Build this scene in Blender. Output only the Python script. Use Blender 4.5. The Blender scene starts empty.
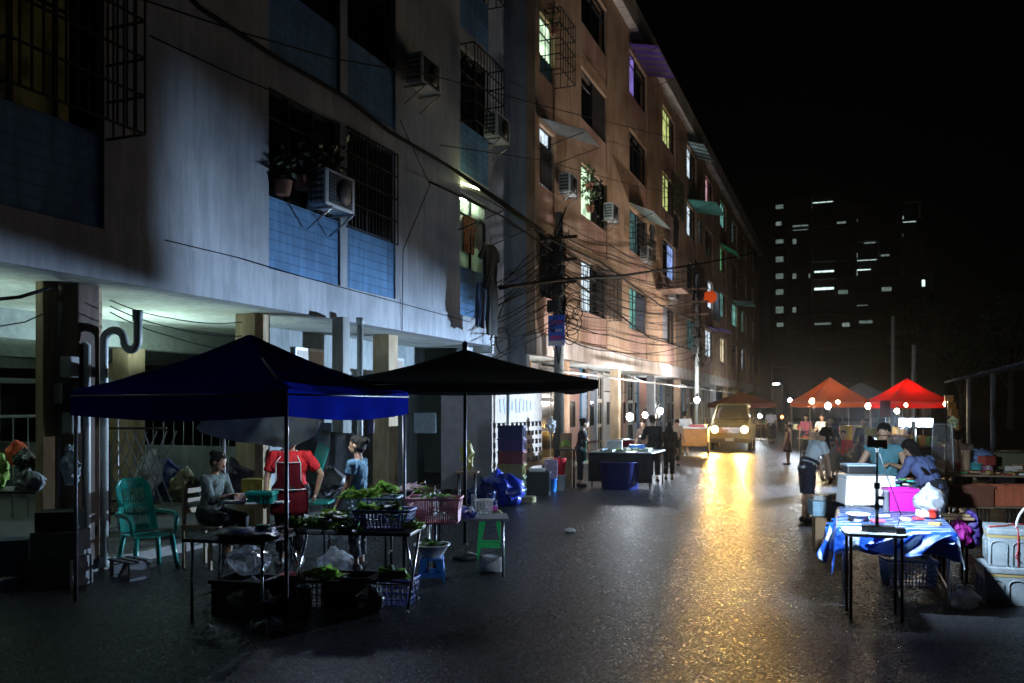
import bpy, bmesh, math, random
from mathutils import Vector as V, Matrix, Euler, noise as mn
random.seed(7)
R = math.radians; PI = math.pi
sc = bpy.context.scene
C = sc.collection

# ------------------------------------------------------------------ camera model
F, HZ, CZ = 853.0, 407.0, 1.9
TH = math.atan(333/F); CT, ST = math.cos(TH), math.sin(TH)
def W(px, s, z=0.0):
    """point whose picture column is px at a depth where one metre is s pixels"""
    xc, yc = (px-512)/s, F/s
    return V((xc*CT - yc*ST, xc*ST + yc*CT, z))
def Z(py, s): return CZ + (HZ-py)/s
def G(px, py): return W(px, (py-HZ)/CZ)
def onX(px, X):
    """(Y, scale) where column px meets the plane x = X"""
    a = (px-512)/F
    yc = X/(a*CT - ST)
    return a*yc*ST + yc*CT, F/yc
def PX(px, py, X):
    Y, s = onX(px, X); return V((X, Y, Z(py, s)))

# ------------------------------------------------------------------ materials
MC = {}
def mat(name, col, rough=.6, metal=0., var=.0, scale=6., bump=0., bscale=None, spec=.5, emit=None, es=0., trans=0., coat=0.):
    if name in MC: return MC[name]
    m = bpy.data.materials.new(name); m.use_nodes = True
    nt = m.node_tree; b = nt.nodes['Principled BSDF']
    b.inputs['Base Color'].default_value = (*col, 1); b.inputs['Roughness'].default_value = rough
    b.inputs['Metallic'].default_value = metal; b.inputs['Specular IOR Level'].default_value = spec
    if coat: b.inputs['Coat Weight'].default_value = coat
    if emit: b.inputs['Emission Color'].default_value = (*emit, 1); b.inputs['Emission Strength'].default_value = es
    if var or bump:
        tc = nt.nodes.new('ShaderNodeTexCoord')
        n = nt.nodes.new('ShaderNodeTexNoise'); n.inputs['Scale'].default_value = scale; n.inputs['Detail'].default_value = 6
        n.inputs['Roughness'].default_value = .65
        nt.links.new(tc.outputs['Object'], n.inputs['Vector'])
    if var:
        r = nt.nodes.new('ShaderNodeValToRGB')
        r.color_ramp.elements[0].position = .3; r.color_ramp.elements[1].position = .72
        r.color_ramp.elements[0].color = (*[max(0, c*(1-var)) for c in col], 1)
        r.color_ramp.elements[1].color = (*[min(1, c*(1+var*.7)) for c in col], 1)
        nt.links.new(n.outputs['Fac'], r.inputs['Fac']); nt.links.new(r.outputs['Color'], b.inputs['Base Color'])
        mr = nt.nodes.new('ShaderNodeMapRange'); mr.inputs['To Min'].default_value = max(.05, rough-.12); mr.inputs['To Max'].default_value = min(1, rough+.15)
        nt.links.new(n.outputs['Fac'], mr.inputs['Value']); nt.links.new(mr.outputs['Result'], b.inputs['Roughness'])
    if bump:
        n2 = nt.nodes.new('ShaderNodeTexNoise'); n2.inputs['Scale'].default_value = bscale or scale*4; n2.inputs['Detail'].default_value = 4
        nt.links.new(tc.outputs['Object'], n2.inputs['Vector'])
        bp = nt.nodes.new('ShaderNodeBump'); bp.inputs['Strength'].default_value = bump; bp.inputs['Distance'].default_value = .02
        nt.links.new(n2.outputs['Fac'], bp.inputs['Height']); nt.links.new(bp.outputs['Normal'], b.inputs['Normal'])
    if trans:   # thin cloth or film: part of the light goes through
        o = nt.nodes['Material Output']; t = nt.nodes.new('ShaderNodeBsdfTranslucent'); t.inputs['Color'].default_value = (*col, 1); b.inputs['Specular IOR Level'].default_value = 0 if spec <= .5 else spec
        mx = nt.nodes.new('ShaderNodeMixShader'); mx.inputs['Fac'].default_value = trans
        nt.links.new(b.outputs['BSDF'], mx.inputs[1]); nt.links.new(t.outputs['BSDF'], mx.inputs[2]); nt.links.new(mx.outputs['Shader'], o.inputs['Surface'])
    MC[name] = m; return m
def emis(name, col, st):
    if name in MC: return MC[name]
    m = bpy.data.materials.new(name); m.use_nodes = True; nt = m.node_tree
    for n in list(nt.nodes):
        if n.type == 'BSDF_PRINCIPLED': nt.nodes.remove(n)
    e = nt.nodes.new('ShaderNodeEmission'); e.inputs['Color'].default_value = (*col, 1); e.inputs['Strength'].default_value = st
    nt.links.new(e.outputs['Emission'], nt.nodes['Material Output'].inputs['Surface'])
    MC[name] = m; return m
def lit(name, col, st, seed=0, low=.3):
    """lit room seen through a window: uneven emission, curtains and shelves as a pattern"""
    if name in MC: return MC[name]
    m = emis(name, col, st); nt = m.node_tree; e = [n for n in nt.nodes if n.type == 'EMISSION'][0]
    tc = nt.nodes.new('ShaderNodeTexCoord'); n = nt.nodes.new('ShaderNodeTexNoise'); n.inputs['Scale'].default_value = 2.6; n.inputs['Detail'].default_value = 5
    mp = nt.nodes.new('ShaderNodeMapping'); mp.inputs['Location'].default_value = (seed*3.1, seed*1.7, seed); mp.inputs['Scale'].default_value = (1, 1.6, .8)
    nt.links.new(tc.outputs['Object'], mp.inputs['Vector']); nt.links.new(mp.outputs['Vector'], n.inputs['Vector'])
    r = nt.nodes.new('ShaderNodeValToRGB'); r.color_ramp.elements[0].position = .38; r.color_ramp.elements[1].position = .62
    r.color_ramp.elements[0].color = (*[c*low for c in col], 1); r.color_ramp.elements[1].color = (*col, 1)
    nt.links.new(n.outputs['Fac'], r.inputs['Fac']); nt.links.new(r.outputs['Color'], e.inputs['Color'])
    return m
def film(name, col, alpha=.5, rough=.15):
    if name in MC: return MC[name]
    m = mat(name, col, rough, spec=.8, trans=.3); nt = m.node_tree; o = nt.nodes['Material Output']
    last = o.inputs['Surface'].links[0].from_socket
    t = nt.nodes.new('ShaderNodeBsdfTransparent'); lw = nt.nodes.new('ShaderNodeLayerWeight'); lw.inputs['Blend'].default_value = .35
    mr = nt.nodes.new('ShaderNodeMapRange'); mr.inputs['To Min'].default_value = alpha; mr.inputs['To Max'].default_value = 1
    mx = nt.nodes.new('ShaderNodeMixShader')
    nt.links.new(lw.outputs['Facing'], mr.inputs['Value']); nt.links.new(mr.outputs['Result'], mx.inputs['Fac'])
    nt.links.new(t.outputs['BSDF'], mx.inputs[1]); nt.links.new(last, mx.inputs[2]); nt.links.new(mx.outputs['Shader'], o.inputs['Surface'])
    return m

# ------------------------------------------------------------------ mesh builder
class MB:
    def __init__(s): s.bm = bmesh.new(); s.mi = 0
    def _f(s, vs, smooth=False):
        try:
            f = s.bm.faces.new(vs); f.material_index = s.mi; f.smooth = smooth; return f
        except ValueError: return None
    def box(s, x0, x1, y0, y1, z0, z1):
        v = [s.bm.verts.new((x, y, z)) for z in (z0, z1) for y in (y0, y1) for x in (x0, x1)]
        for q in ((0,2,3,1),(4,5,7,6),(0,1,5,4),(1,3,7,5),(3,2,6,7),(2,0,4,6)): s._f([v[i] for i in q])
        return s
    def obox(s, c, d, rz=0., rx=0., ry=0., bev=0., top=1.):
        """oriented box, centre c, full sizes d, optional bevel and top scale"""
        m = Matrix.Translation(c) @ Euler((rx, ry, rz)).to_matrix().to_4x4()
        n0 = len(s.bm.verts); nf = len(s.bm.faces)
        v = []
        for z in (-.5, .5):
            k = top if z > 0 else 1.
            for y in (-.5, .5):
                for x in (-.5, .5): v.append(s.bm.verts.new(m @ V((x*d[0]*k, y*d[1]*k, z*d[2]))))
        fs = [s._f([v[i] for i in q]) for q in ((0,2,3,1),(4,5,7,6),(0,1,5,4),(1,3,7,5),(3,2,6,7),(2,0,4,6))]
        if bev:
            es = set(e for f in fs for e in f.edges)
            r = bmesh.ops.bevel(s.bm, geom=list(es), offset=bev, segments=2, affect='EDGES', profile=.6)
            for f in r['faces']: f.material_index = s.mi
        return s
    def ring(s, c, u, w, r, n, r2=None):
        r2 = r if r2 is None else r2
        return [s.bm.verts.new(c + u*(math.cos(2*PI*i/n)*r) + w*(math.sin(2*PI*i/n)*r2)) for i in range(n)]
    def tube(s, pts, r, n=8, closed=False, caps=True):
        pts = [V(p) for p in pts]; rr = r if isinstance(r, (list, tuple)) else [r]*len(pts)
        prev = None; first = None; up = None
        for i, p in enumerate(pts):
            a = pts[i-1] if i else (pts[-1] if closed else p); b = pts[(i+1) % len(pts)] if (i < len(pts)-1 or closed) else p
            d = (b-a)
            if d.length < 1e-9: d = V((0,0,1))
            d.normalize()
            if up is None: up = d.orthogonal().normalized()
            u = (up - d*up.dot(d))
            u = u.normalized() if u.length > 1e-6 else d.orthogonal().normalized()
            up = u; w = d.cross(u)
            k = s.ring(p, u, w, rr[i], n)
            if prev:
                for j in range(n): s._f([prev[j], prev[(j+1)%n], k[(j+1)%n], k[j]], True)
            else: first = k
            prev = k
        if closed:
            for j in range(n): s._f([prev[j], prev[(j+1)%n], first[(j+1)%n], first[j]], True)
        elif caps:
            s._f(list(reversed(first))); s._f(prev)
        return s
    def ell(s, c, r, rot=None, n=12, m=8):
        c = V(c); r = r if isinstance(r, (tuple, list)) else (r, r, r)
        M = rot.to_3x3() if rot is not None else Matrix.Identity(3)
        rows = []
        for i in range(1, m):
            t = PI*i/m
            rows.append([s.bm.verts.new(c + M @ V((math.sin(t)*math.cos(2*PI*j/n)*r[0], math.sin(t)*math.sin(2*PI*j/n)*r[1], math.cos(t)*r[2]))) for j in range(n)])
        a = s.bm.verts.new(c + M @ V((0,0,r[2]))); b = s.bm.verts.new(c + M @ V((0,0,-r[2])))
        for j in range(n):
            k = (j+1) % n
            s._f([a, rows[0][j], rows[0][k]], True); s._f([b, rows[-1][k], rows[-1][j]], True)
            for i in range(m-2): s._f([rows[i][j], rows[i+1][j], rows[i+1][k], rows[i][k]], True)
        return s
    def cap(s, p0, p1, r0, r1=None, n=10):
        """tapered capsule"""
        r1 = r0 if r1 is None else r1
        s.ell(p0, r0, n=n, m=6); s.ell(p1, r1, n=n, m=6); s.tube([p0, p1], [r0, r1], n); return s
    def lathe(s, prof, c=(0,0,0), n=20, closed=False, sx=1., sy=1.):
        c = V(c); prev = None; first = None
        for (r, z) in prof:
            k = [s.bm.verts.new(c + V((math.cos(2*PI*j/n)*r*sx, math.sin(2*PI*j/n)*r*sy, z))) for j in range(n)]
            if prev:
                for j in range(n): s._f([prev[j], prev[(j+1)%n], k[(j+1)%n], k[j]], True)
            else: first = k
            prev = k
        if prof[0][0] > 1e-4: s._f(list(reversed(first)))
        if prof[-1][0] > 1e-4: s._f(prev)
        return s
    def prism(s, poly, z0, z1):
        a = [s.bm.verts.new((x, y, z0)) for x, y in poly]; b = [s.bm.verts.new((x, y, z1)) for x, y in poly]
        s._f(list(reversed(a))); s._f(b); n = len(poly)
        for i in range(n): s._f([a[i], a[(i+1)%n], b[(i+1)%n], b[i]])
        return s
    def surf(s, fn, nu, nv, smooth=True):
        g = [[s.bm.verts.new(fn(i/nu, j/nv)) for j in range(nv+1)] for i in range(nu+1)]
        for i in range(nu):
            for j in range(nv): s._f([g[i][j], g[i+1][j], g[i+1][j+1], g[i][j+1]], smooth)
        return s
    def quad(s, a, b, c, d): s._f([s.bm.verts.new(p) for p in (a, b, c, d)]); return s
    def jitter(s, amt, f=3., seed=0):
        for v in s.bm.verts:
            p = v.co*f + V((seed*7.3, seed*2.1, seed))
            v.co += V((mn.noise(p), mn.noise(p+V((9,0,0))), mn.noise(p+V((0,9,0)))))*amt
        return s
    def xf(s, m):
        bmesh.ops.transform(s.bm, matrix=m, verts=s.bm.verts); return s
    def solid(s, t):
        bmesh.ops.solidify(s.bm, geom=list(s.bm.faces), thickness=t); return s
    def build(s, name, m, parent=None, w=False, loc=None):
        if w:
            p = parent; 
            while p.parent: p = p.parent
            bmesh.ops.translate(s.bm, vec=-p.location, verts=s.bm.verts)
        if loc is not None: bmesh.ops.translate(s.bm, vec=-V(loc), verts=s.bm.verts)
        me = bpy.data.meshes.new(name); s.bm.to_mesh(me); s.bm.free()
        for k in (m if isinstance(m, (list, tuple)) else [m]): me.materials.append(k)
        o = bpy.data.objects.new(name, me); C.objects.link(o)
        if loc is not None: o.location = loc
        if parent is not None: o.parent = parent
        return o
def tag(o, label, cat, group=None, kind=None):
    if label: o['label'] = label
    if cat: o['category'] = cat
    if group: o['group'] = group
    if kind: o['kind'] = kind
    return o
def thing(name, label, cat, loc=(0,0,0), rz=0., group=None):
    o = bpy.data.objects.new(name, None); C.objects.link(o); o.empty_display_size = .2
    o.location = loc; o.rotation_euler = (0,0,rz); return tag(o, label, cat, group)
def kids(o): return [x for x in C.objects if x.parent == o]
def dup(o, loc=None, rz=None, label=None, parent=None):
    ks = kids(o); c = o.copy(); C.objects.link(c)
    if parent is not None: c.parent = parent
    if loc is not None: c.location = loc
    if rz is not None: c.rotation_euler = (0,0,rz)
    if label: c['label'] = label
    for k in ks: dup(k, parent=c)
    return c
def struct(o): o['kind'] = 'structure'; return o

# ------------------------------------------------------------------ remeshed bodies
def remesh(mb, vox, sm=2):
    me = bpy.data.meshes.new('tmp'); mb.bm.to_mesh(me); mb.bm.free()
    o = bpy.data.objects.new('tmp', me); C.objects.link(o)
    r = o.modifiers.new('r', 'REMESH'); r.mode = 'VOXEL'; r.voxel_size = vox; r.use_smooth_shade = True
    if sm:
        s_ = o.modifiers.new('s', 'SMOOTH'); s_.iterations = sm; s_.factor = .5
    dg = bpy.context.evaluated_depsgraph_get(); dg.update()
    out = bpy.data.meshes.new_from_object(o.evaluated_get(dg))
    bpy.data.objects.remove(o); bpy.data.meshes.remove(me)
    return out
def cut(me, planes):
    bm = bmesh.new(); bm.from_mesh(me)
    for co, no in planes:
        bmesh.ops.bisect_plane(bm, geom=list(bm.verts)+list(bm.edges)+list(bm.faces), plane_co=co, plane_no=no, clear_outer=True)
        es = [e for e in bm.edges if e.is_boundary]
        if es: bmesh.ops.edgeloop_fill(bm, edges=es)
    bm.to_mesh(me); bm.free(); return me
def wrinkle(me, amp, f, seed=0):
    # soft folds: ridged noise pushed along the normal
    ns = [v.normal.copy() for v in me.vertices]
    for v, n in zip(me.vertices, ns):
        p = v.co*f + V((seed, seed*.7, 0)); q = V((p.x, p.y, p.z*.55 + p.x*.35))
        r = 1-abs(mn.noise(q))*2.2; v.co += n*(amp*(r-.45) + amp*.5*mn.noise(p*2.7))
    return me
def add_mesh(name, me, mats, parent):
    me.materials.clear()
    for m in (mats if isinstance(mats, (list, tuple)) else [mats]): me.materials.append(m)
    o = bpy.data.objects.new(name, me); C.objects.link(o); o.parent = parent; return o

SKIN = mat('skin', (.42,.25,.16), .5, var=.08, scale=20); EYE = mat('eye_dark', (.015,.01,.008), .25); LIP = mat('lip', (.3,.1,.08), .45)
HAIR = mat('black_hair', (.01,.008,.007), .6, spec=.25, var=.4, scale=60, bump=.5, bscale=200)
def dirv(d): return V(d).normalized()
def person(label, loc, yaw, H=1.6, lean=0., side=0., hp=0., hy=0., armL=((-.25,.05,-1),(-.05,.25,-1)), armR=((.25,.05,-1),(.05,.25,-1)),
           legL=((0,.03,-1),(0,-.06,-1)), legR=((0,.03,-1),(0,-.06,-1)), hipz=None, shirt=None, sleeve=.2, bottom=None, length=1.75, skirt=False,
           hair='short', shoes=None, apron=None, vox=.008, fat=1., belt=None, group=None, hang=False):
    k = H/1.62
    root = thing('person', label, 'person', loc, yaw, group)
    hz = hipz if hipz is not None else .86*k
    HC = V((0,0,hz+.02)); Rm = Euler((-lean, side, 0)).to_matrix()
    U = lambda x, y, z: HC + Rm @ (V((x, y, z))*k)
    B = MB(); S = MB(); T = MB()
    # torso
    for mb, g in ((B, 0.), (S, .016)):
        mb.ell(U(0,0,.31), ((.145*fat+g)*k, (.098*fat+g)*k, (.17+g)*k), Rm, 16, 10)
        mb.ell(U(0,.005,.15), ((.125*fat+g)*k, (.095*fat+g)*k, (.15+g)*k), Rm, 16, 10)
        mb.ell(U(0,0,.03), ((.15*fat+g)*k, (.105*fat+g)*k, (.13+g)*k), Rm, 16, 10)
        mb.cap(U(-.13,0,.42), U(.13,0,.42), (.055+g)*k)
    # head
    nb = U(0,-.01,.47); Hm = Rm @ Euler((-hp, 0, hy)).to_matrix(); hj = nb + (Rm @ V((0,.015,.055)))*k
    Hd = lambda x, y, z: hj + Hm @ (V((x, y, z))*k)
    B.cap(nb, Hd(0,0,.04), .05*k, .047*k)
    B.ell(Hd(0,-.005,.13), (.073*k,.09*k,.1*k), Hm, 20, 14); B.ell(Hd(0,.03,.07), (.056*k,.058*k,.062*k), Hm, 16, 10)
    B.cap(Hd(0,.082,.125), Hd(0,.1,.095), .009*k, .014*k); B.ell(Hd(0,.086,.062), (.022*k,.012*k,.012*k), Hm)
    for sx in (-1, 1): B.ell(Hd(sx*.075,-.005,.108), (.01*k,.02*k,.031*k), Hm)
    # arms
    hands = []
    for sx, arm in ((-1, armL), (1, armR)):
        sh = U(sx*.165*min(fat,1.15), 0, .42); d1, d2 = dirv(arm[0]), dirv(arm[1])
        el = sh + d1*.275*k; wr = el + d2*.235*k
        B.cap(sh, el, .047*k*fat**.5, .037*k); B.cap(el, wr, .038*k, .026*k)
        if shirt:
            S.ell(sh, .068*k*fat**.5)
            if sleeve <= .3:
                if sleeve > .02: S.tube([sh, sh+d1*sleeve*k], [.066*k*fat**.5, .062*k], 12)
            else:
                S.tube([sh, el], [.064*k, .054*k], 12); S.ell(el, .054*k); S.tube([el, el+d2*(sleeve-.275)*k], [.053*k, .043*k], 12)
        # hand: palm, four fingers in two segments, thumb at the side
        f = d2; n_ = V((0,0,-1)) - f*f.dot(V((0,0,-1)))
        if n_.length < .25: n_ = V((-sx,0,0)) - f*f.dot(V((-sx,0,0)))
        n_.normalize(); sd = f.cross(n_).normalized(); 
        if sd.dot(V((0,1,0)))*1. < 0 and abs(f.z) > .6: sd = -sd
        rot = Matrix((sd, n_, f)).transposed()
        pc = wr + f*.048*k; B.ell(pc, (.038*k,.017*k,.052*k), rot); B.cap(wr, pc, .024*k, .02*k)
        for i, (o_, ln) in enumerate(((-.028,.066),(-.0095,.076),(.0095,.08),(.028,.07))):
            a = wr + f*.088*k + sd*o_*k; b = a + (f*.8+n_*.45).normalized()*ln*.52*k; c_ = b + (f*.35+n_*.9).normalized()*ln*.48*k
            B.cap(a - f*.02*k, a, .009*k, .0088*k, 8); B.cap(a, b, .0088*k, .008*k, 8); B.cap(b, c_, .008*k, .0066*k, 8)
        a = wr + f*.03*k + sd*.03*k; b = a + (f*.6+sd*.75+n_*.2).normalized()*.036*k; c_ = b + (f*.9+sd*.1+n_*.4).normalized()*.03*k
        B.cap(a, b, .011*k, .0095*k, 8); B.cap(b, c_, .0095*k, .0075*k, 8)
        hands.append(wr + f*.08*k)
    # legs
    feet = []
    for sx, leg in ((-1, legL), (1, legR)):
        hp_ = HC + V((sx*.085*fat, 0, -.02))*k; kn = hp_ + dirv(leg[0])*.40*k; an = kn + dirv(leg[1])*.385*k
        B.cap(hp_, kn, .078*k*fat**.5, .052*k); B.cap(kn, an, .05*k, .034*k); B.ell(kn + (an-kn)*.28 + V((0,-.016*k,0)), (.047*k,.05*k,.09*k), None)
        toe = an + V((sx*.02, .15, -.035))*k; B.cap(an + V((0,-.03,-.03))*k, toe, .033*k, .026*k); B.ell(an, .036*k)
        feet.append((an, toe))
        if bottom and not skirt:
            g = .016*k
            T.ell(hp_, .088*k*fat**.5 + g)
            L = length
            if L <= 1: T.tube([hp_, hp_+(kn-hp_)*L], [.086*k*fat**.5+g, .07*k+g], 14)
            else:
                T.tube([hp_, kn], [.086*k*fat**.5+g, .056*k+g], 14); T.ell(kn, .056*k+g); T.tube([kn, kn+(an-kn)*(L-1)], [.056*k+g, .05*k+g], 14)
    body = remesh(B, vox, 2)
    # face colouring by place
    Hi = Hm.inverted(); eyes = [V((sx*.031,.083,.122)) for sx in (-1,1)]; brow = [V((sx*.032,.086,.143)) for sx in (-1,1)]; lp = V((0,.097,.06))
    for p in body.polygons:
        q = (Hi @ (p.center - hj))/k
        if q.length > .3 or q.y < .05: continue
        for e in eyes:
            if abs(q.x-e.x) < .01 and abs(q.z-e.z) < .005: p.material_index = 1
        for e in brow:
            if abs(q.x-e.x) < .014 and abs(q.z-e.z) < .003: p.material_index = 1
        if abs(q.x) < .021 and abs(q.z-lp.z) < .0085: p.material_index = 2
    add_mesh('body', body, [SKIN, EYE, LIP], root)
    cv = max(.009, vox*1.3)
    if shirt:
        hem = U(0,0,-.04 if not skirt else -.02)
        me = cut(remesh(S, cv, 3), [(hem, -(Rm @ V((0,0,1)))), (U(0,0,.475), Rm @ V((0,0,1)))])
        wrinkle(me, .011*k, 11, len(label)); add_mesh('shirt', me, shirt, root)
    else: S.bm.free()
    if bottom:
        if skirt:
            prof = [(.125*fat,.2), (.14*fat,.1), (.17*fat,.0), (.19*fat,-.15), (.2*fat,-.25), (.215*fat,-length)]
            T.bm.free(); T = MB(); T.lathe([(r*k, z*k) for r, z in reversed(prof)], HC, 28, sy=.78)
            for v in T.bm.verts:
                a = math.atan2(v.co.y, v.co.x); low = max(0, HC.z - v.co.z)
                v.co.x += math.cos(a*5)*low*.03; v.co.y += math.sin(a*7)*low*.03
            T.build('skirt', bottom, root)
        else:
            T.ell(U(0,0,.03), (.175*k*fat, .128*k*fat, .115*k), Rm, 16, 10)
            me = wrinkle(cut(remesh(T, cv, 2), [(U(0,0,.085), Rm @ V((0,0,1)))]), .011*k, 10, 3)
            add_mesh('trousers' if length > 1.3 else 'shorts', me, bottom, root)
    else: T.bm.free()
    if belt:
        m_ = MB(); m_.lathe([(.182*k*fat,-.02*k),(.19*k*fat,0),(.182*k*fat,.025*k)], (0,0,0), 24, sy=.78); m_.xf(Matrix.Translation(U(0,0,.125)) @ Rm.to_4x4()); m_.build('belt', belt, root)
    # hair
    if hair:
        h = MB()
        h.ell(Hd(0,-.018,.155), (.083*k,.092*k,.083*k), Hm, 18, 12); h.ell(Hd(0,-.045,.105), (.078*k,.066*k,.085*k), Hm, 18, 12)
        h.ell(Hd(0,.02,.195), (.06*k,.05*k,.03*k), Hm)
        if hair == 'bun': h.ell(Hd(0,-.12,.16), (.045*k,.045*k,.045*k), Hm); h.ell(Hd(0,-.09,.14), .04*k)
        if hair == 'tail':
            h.ell(Hd(0,-.1,.13), .032*k); h.cap(Hd(0,-.12,.12), Hd(0,-.14,-.04), .032*k, .016*k)
        if hair == 'long':
            if hang:
                for i in range(16):
                    a = i/15*PI*1.15 - .25; p = Hd(math.cos(a)*.078, -.035 - .05*math.sin(a), .12)
                    q = p + V((random.uniform(-.015,.015), random.uniform(-.01,.03), -.26-.05*random.random()))*k; h.cap(p, q, .024*k, .01*k, 8)
            else:
                for i in range(11):
                    x = (i-5)*.021; p = Hd(x*.75, -.075+abs(x)*.4, .08); q = U(x*1.35, -.115+abs(x)*.35, .2+random.uniform(-.03,.03)); h.cap(p, q, .028*k, .014*k, 8)
                for sx in (-1,1): h.cap(Hd(sx*.075,-.01,.14), Hd(sx*.08,-.03,.0), .022*k, .02*k, 8)
        add_mesh('hair', wrinkle(remesh(h, max(.007, vox), 1), .007*k, 32, 5), HAIR, root)
    if shoes:
        for an, toe in feet:
            m_ = MB(); m_.cap(an+V((0,-.035,-.028))*k, toe+V((0,.0,.002)), .043*k, .036*k); m_.ell(an+V((0,-.01,-.01))*k, (.045*k,.05*k,.04*k))
            me = cut(remesh(m_, .01, 1), [(an+V((0,0,.02)), V((0,0,1))), (an+V((0,0,-.072))*k, V((0,0,-1)))]); add_mesh('shoe', me, shoes, root)
    if apron:
        m_ = MB(); 
        def fa(u, v):
            wx = (.11 + .06*min(1, max(0, (v-.35)/.25)))*fat; x = (u-.5)*2*wx; z = .36 - v*.62
            y = math.sqrt(max(0, 1-(x/(.2*fat))**2))*(.108*fat+.02) + .012*math.sin(x*40)*v
            return U(x, y, z) if z > 0 else U(x, y, 0) + V((0, .02*v, z*k))
        m_.surf(fa, 12, 14); m_.solid(.006); ap = m_.build('apron', apron[0], root)
        m_ = MB()
        for sx in (0, 1): m_.tube([fa(sx, t/12)+V((0,.006,0)) for t in range(6)], .006*k, 6)
        m_.tube([fa(t/10, .0)+V((0,.006,0)) for t in range(11)], .006*k, 6); m_.tube([fa(t/10, .52)+V((0,.008,0)) for t in range(11)], .007*k, 6)
        for sx in (-1, 1): m_.tube([U(sx*.11*fat,.115*fat,.36), U(sx*.1,.09,.42), U(sx*.075,0,.485), U(0,-.075,.47)], .006*k, 6)
        m_.build('trim', apron[1], ap)
    return root
# ================================================================== SETTING
def asphalt(name, wet):
    m = mat(name, (.035,.037,.042), .5); nt = m.node_tree; b = nt.nodes['Principled BSDF']; L = nt.links
    tc = nt.nodes.new('ShaderNodeTexCoord')
    def nz(scale, det=4, rough=.6):
        n = nt.nodes.new('ShaderNodeTexNoise'); n.inputs['Scale'].default_value = scale; n.inputs['Detail'].default_value = det; n.inputs['Roughness'].default_value = rough
        L.new(tc.outputs['Object'], n.inputs['Vector']); return n
    big = nz(.35, 5); mid = nz(2.2, 6, .7); fine = nz(55, 3); vor = nt.nodes.new('ShaderNodeTexVoronoi'); vor.inputs['Scale'].default_value = 52
    L.new(tc.outputs['Object'], vor.inputs['Vector'])
    cr = nt.nodes.new('ShaderNodeValToRGB'); cr.color_ramp.elements[0].color = (.009,.0095,.011,1); cr.color_ramp.elements[1].color = (.024,.024,.027,1)
    mx = nt.nodes.new('ShaderNodeMix'); mx.data_type = 'FLOAT'; mx.inputs['Factor'].default_value = .55
    L.new(mid.outputs['Fac'], mx.inputs['A']); L.new(fine.outputs['Fac'], mx.inputs['B']); L.new(mx.outputs['Result'], cr.inputs['Fac']); 
    cr.color_ramp.elements[0].position = .35; cr.color_ramp.elements[1].position = .68
    L.new(cr.outputs['Color'], b.inputs['Base Color'])
    ad = nt.nodes.new('ShaderNodeMath'); ad.operation = 'ADD'; L.new(big.outputs['Fac'], ad.inputs[0]); b.inputs['Specular IOR Level'].default_value = .13
    mm = nt.nodes.new('ShaderNodeMath'); mm.operation = 'MULTIPLY'; mm.inputs[1].default_value = .6; L.new(mid.outputs['Fac'], mm.inputs[0]); L.new(mm.outputs[0], ad.inputs[1])
    mr = nt.nodes.new('ShaderNodeMapRange'); mr.inputs['From Min'].default_value = .55; mr.inputs['From Max'].default_value = 1.05
    mr.inputs['To Min'].default_value = wet[0]; mr.inputs['To Max'].default_value = wet[1]; L.new(ad.outputs[0], mr.inputs['Value'])
    v2 = nt.nodes.new('ShaderNodeTexVoronoi'); v2.inputs['Scale'].default_value = 64; L.new(tc.outputs['Object'], v2.inputs['Vector'])
    sp_ = nt.nodes.new('ShaderNodeSeparateColor'); L.new(v2.outputs['Color'], sp_.inputs[0])
    pw = nt.nodes.new('ShaderNodeMath'); pw.operation = 'MULTIPLY_ADD'; pw.inputs[1].default_value = .3; L.new(sp_.outputs[0], pw.inputs[0]); L.new(mr.outputs['Result'], pw.inputs[2]); L.new(pw.outputs[0], b.inputs['Roughness'])
    b1 = nt.nodes.new('ShaderNodeBump'); b1.inputs['Strength'].default_value = wet[2]; b1.inputs['Distance'].default_value = .005
    gr = nt.nodes.new('ShaderNodeMath'); gr.operation = 'ADD'; gn = nz(70, 3, .8); L.new(gn.outputs['Fac'], gr.inputs[0]); L.new(vor.outputs['Distance'], gr.inputs[1]); L.new(gr.outputs[0], b1.inputs['Height'])
    b2 = nt.nodes.new('ShaderNodeBump'); b2.inputs['Strength'].default_value = .02; b2.inputs['Distance'].default_value = .02
    L.new(mid.outputs['Fac'], b2.inputs['Height']); L.new(b1.outputs['Normal'], b2.inputs['Normal']); L.new(b2.outputs['Normal'], b.inputs['Normal'])
    return m
A_ROAD = asphalt('wet_asphalt', (.17,.23,.9)); A_GND = asphalt('dry_asphalt', (.5,.75,.5))
CONC = mat('concrete', (.09,.088,.085), .85, var=.3, scale=3, bump=.3)
m_ = MB(); m_.quad((-600,-200,0),(600,-200,0),(600,1200,0),(-600,1200,0)); struct(m_.build('ground', A_GND))
m_ = MB(); m_.quad((-8.05,-8,.004),(9,-8,.004),(9,120,.004),(-8.05,120,.004)); struct(m_.build('road', A_ROAD))
m_ = MB(); m_.box(-40,-8.2,-4,100,-.05,.12); struct(m_.build('pavement', CONC))
m_ = MB(); 
for i in range(104): m_.obox((-8.125, -3.5+i, .06), (.145,.985,.13), bev=.012)
struct(m_.build('kerb', mat('kerb_stone', (.25,.24,.22), .8, var=.3, scale=5, bump=.2)))

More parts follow.
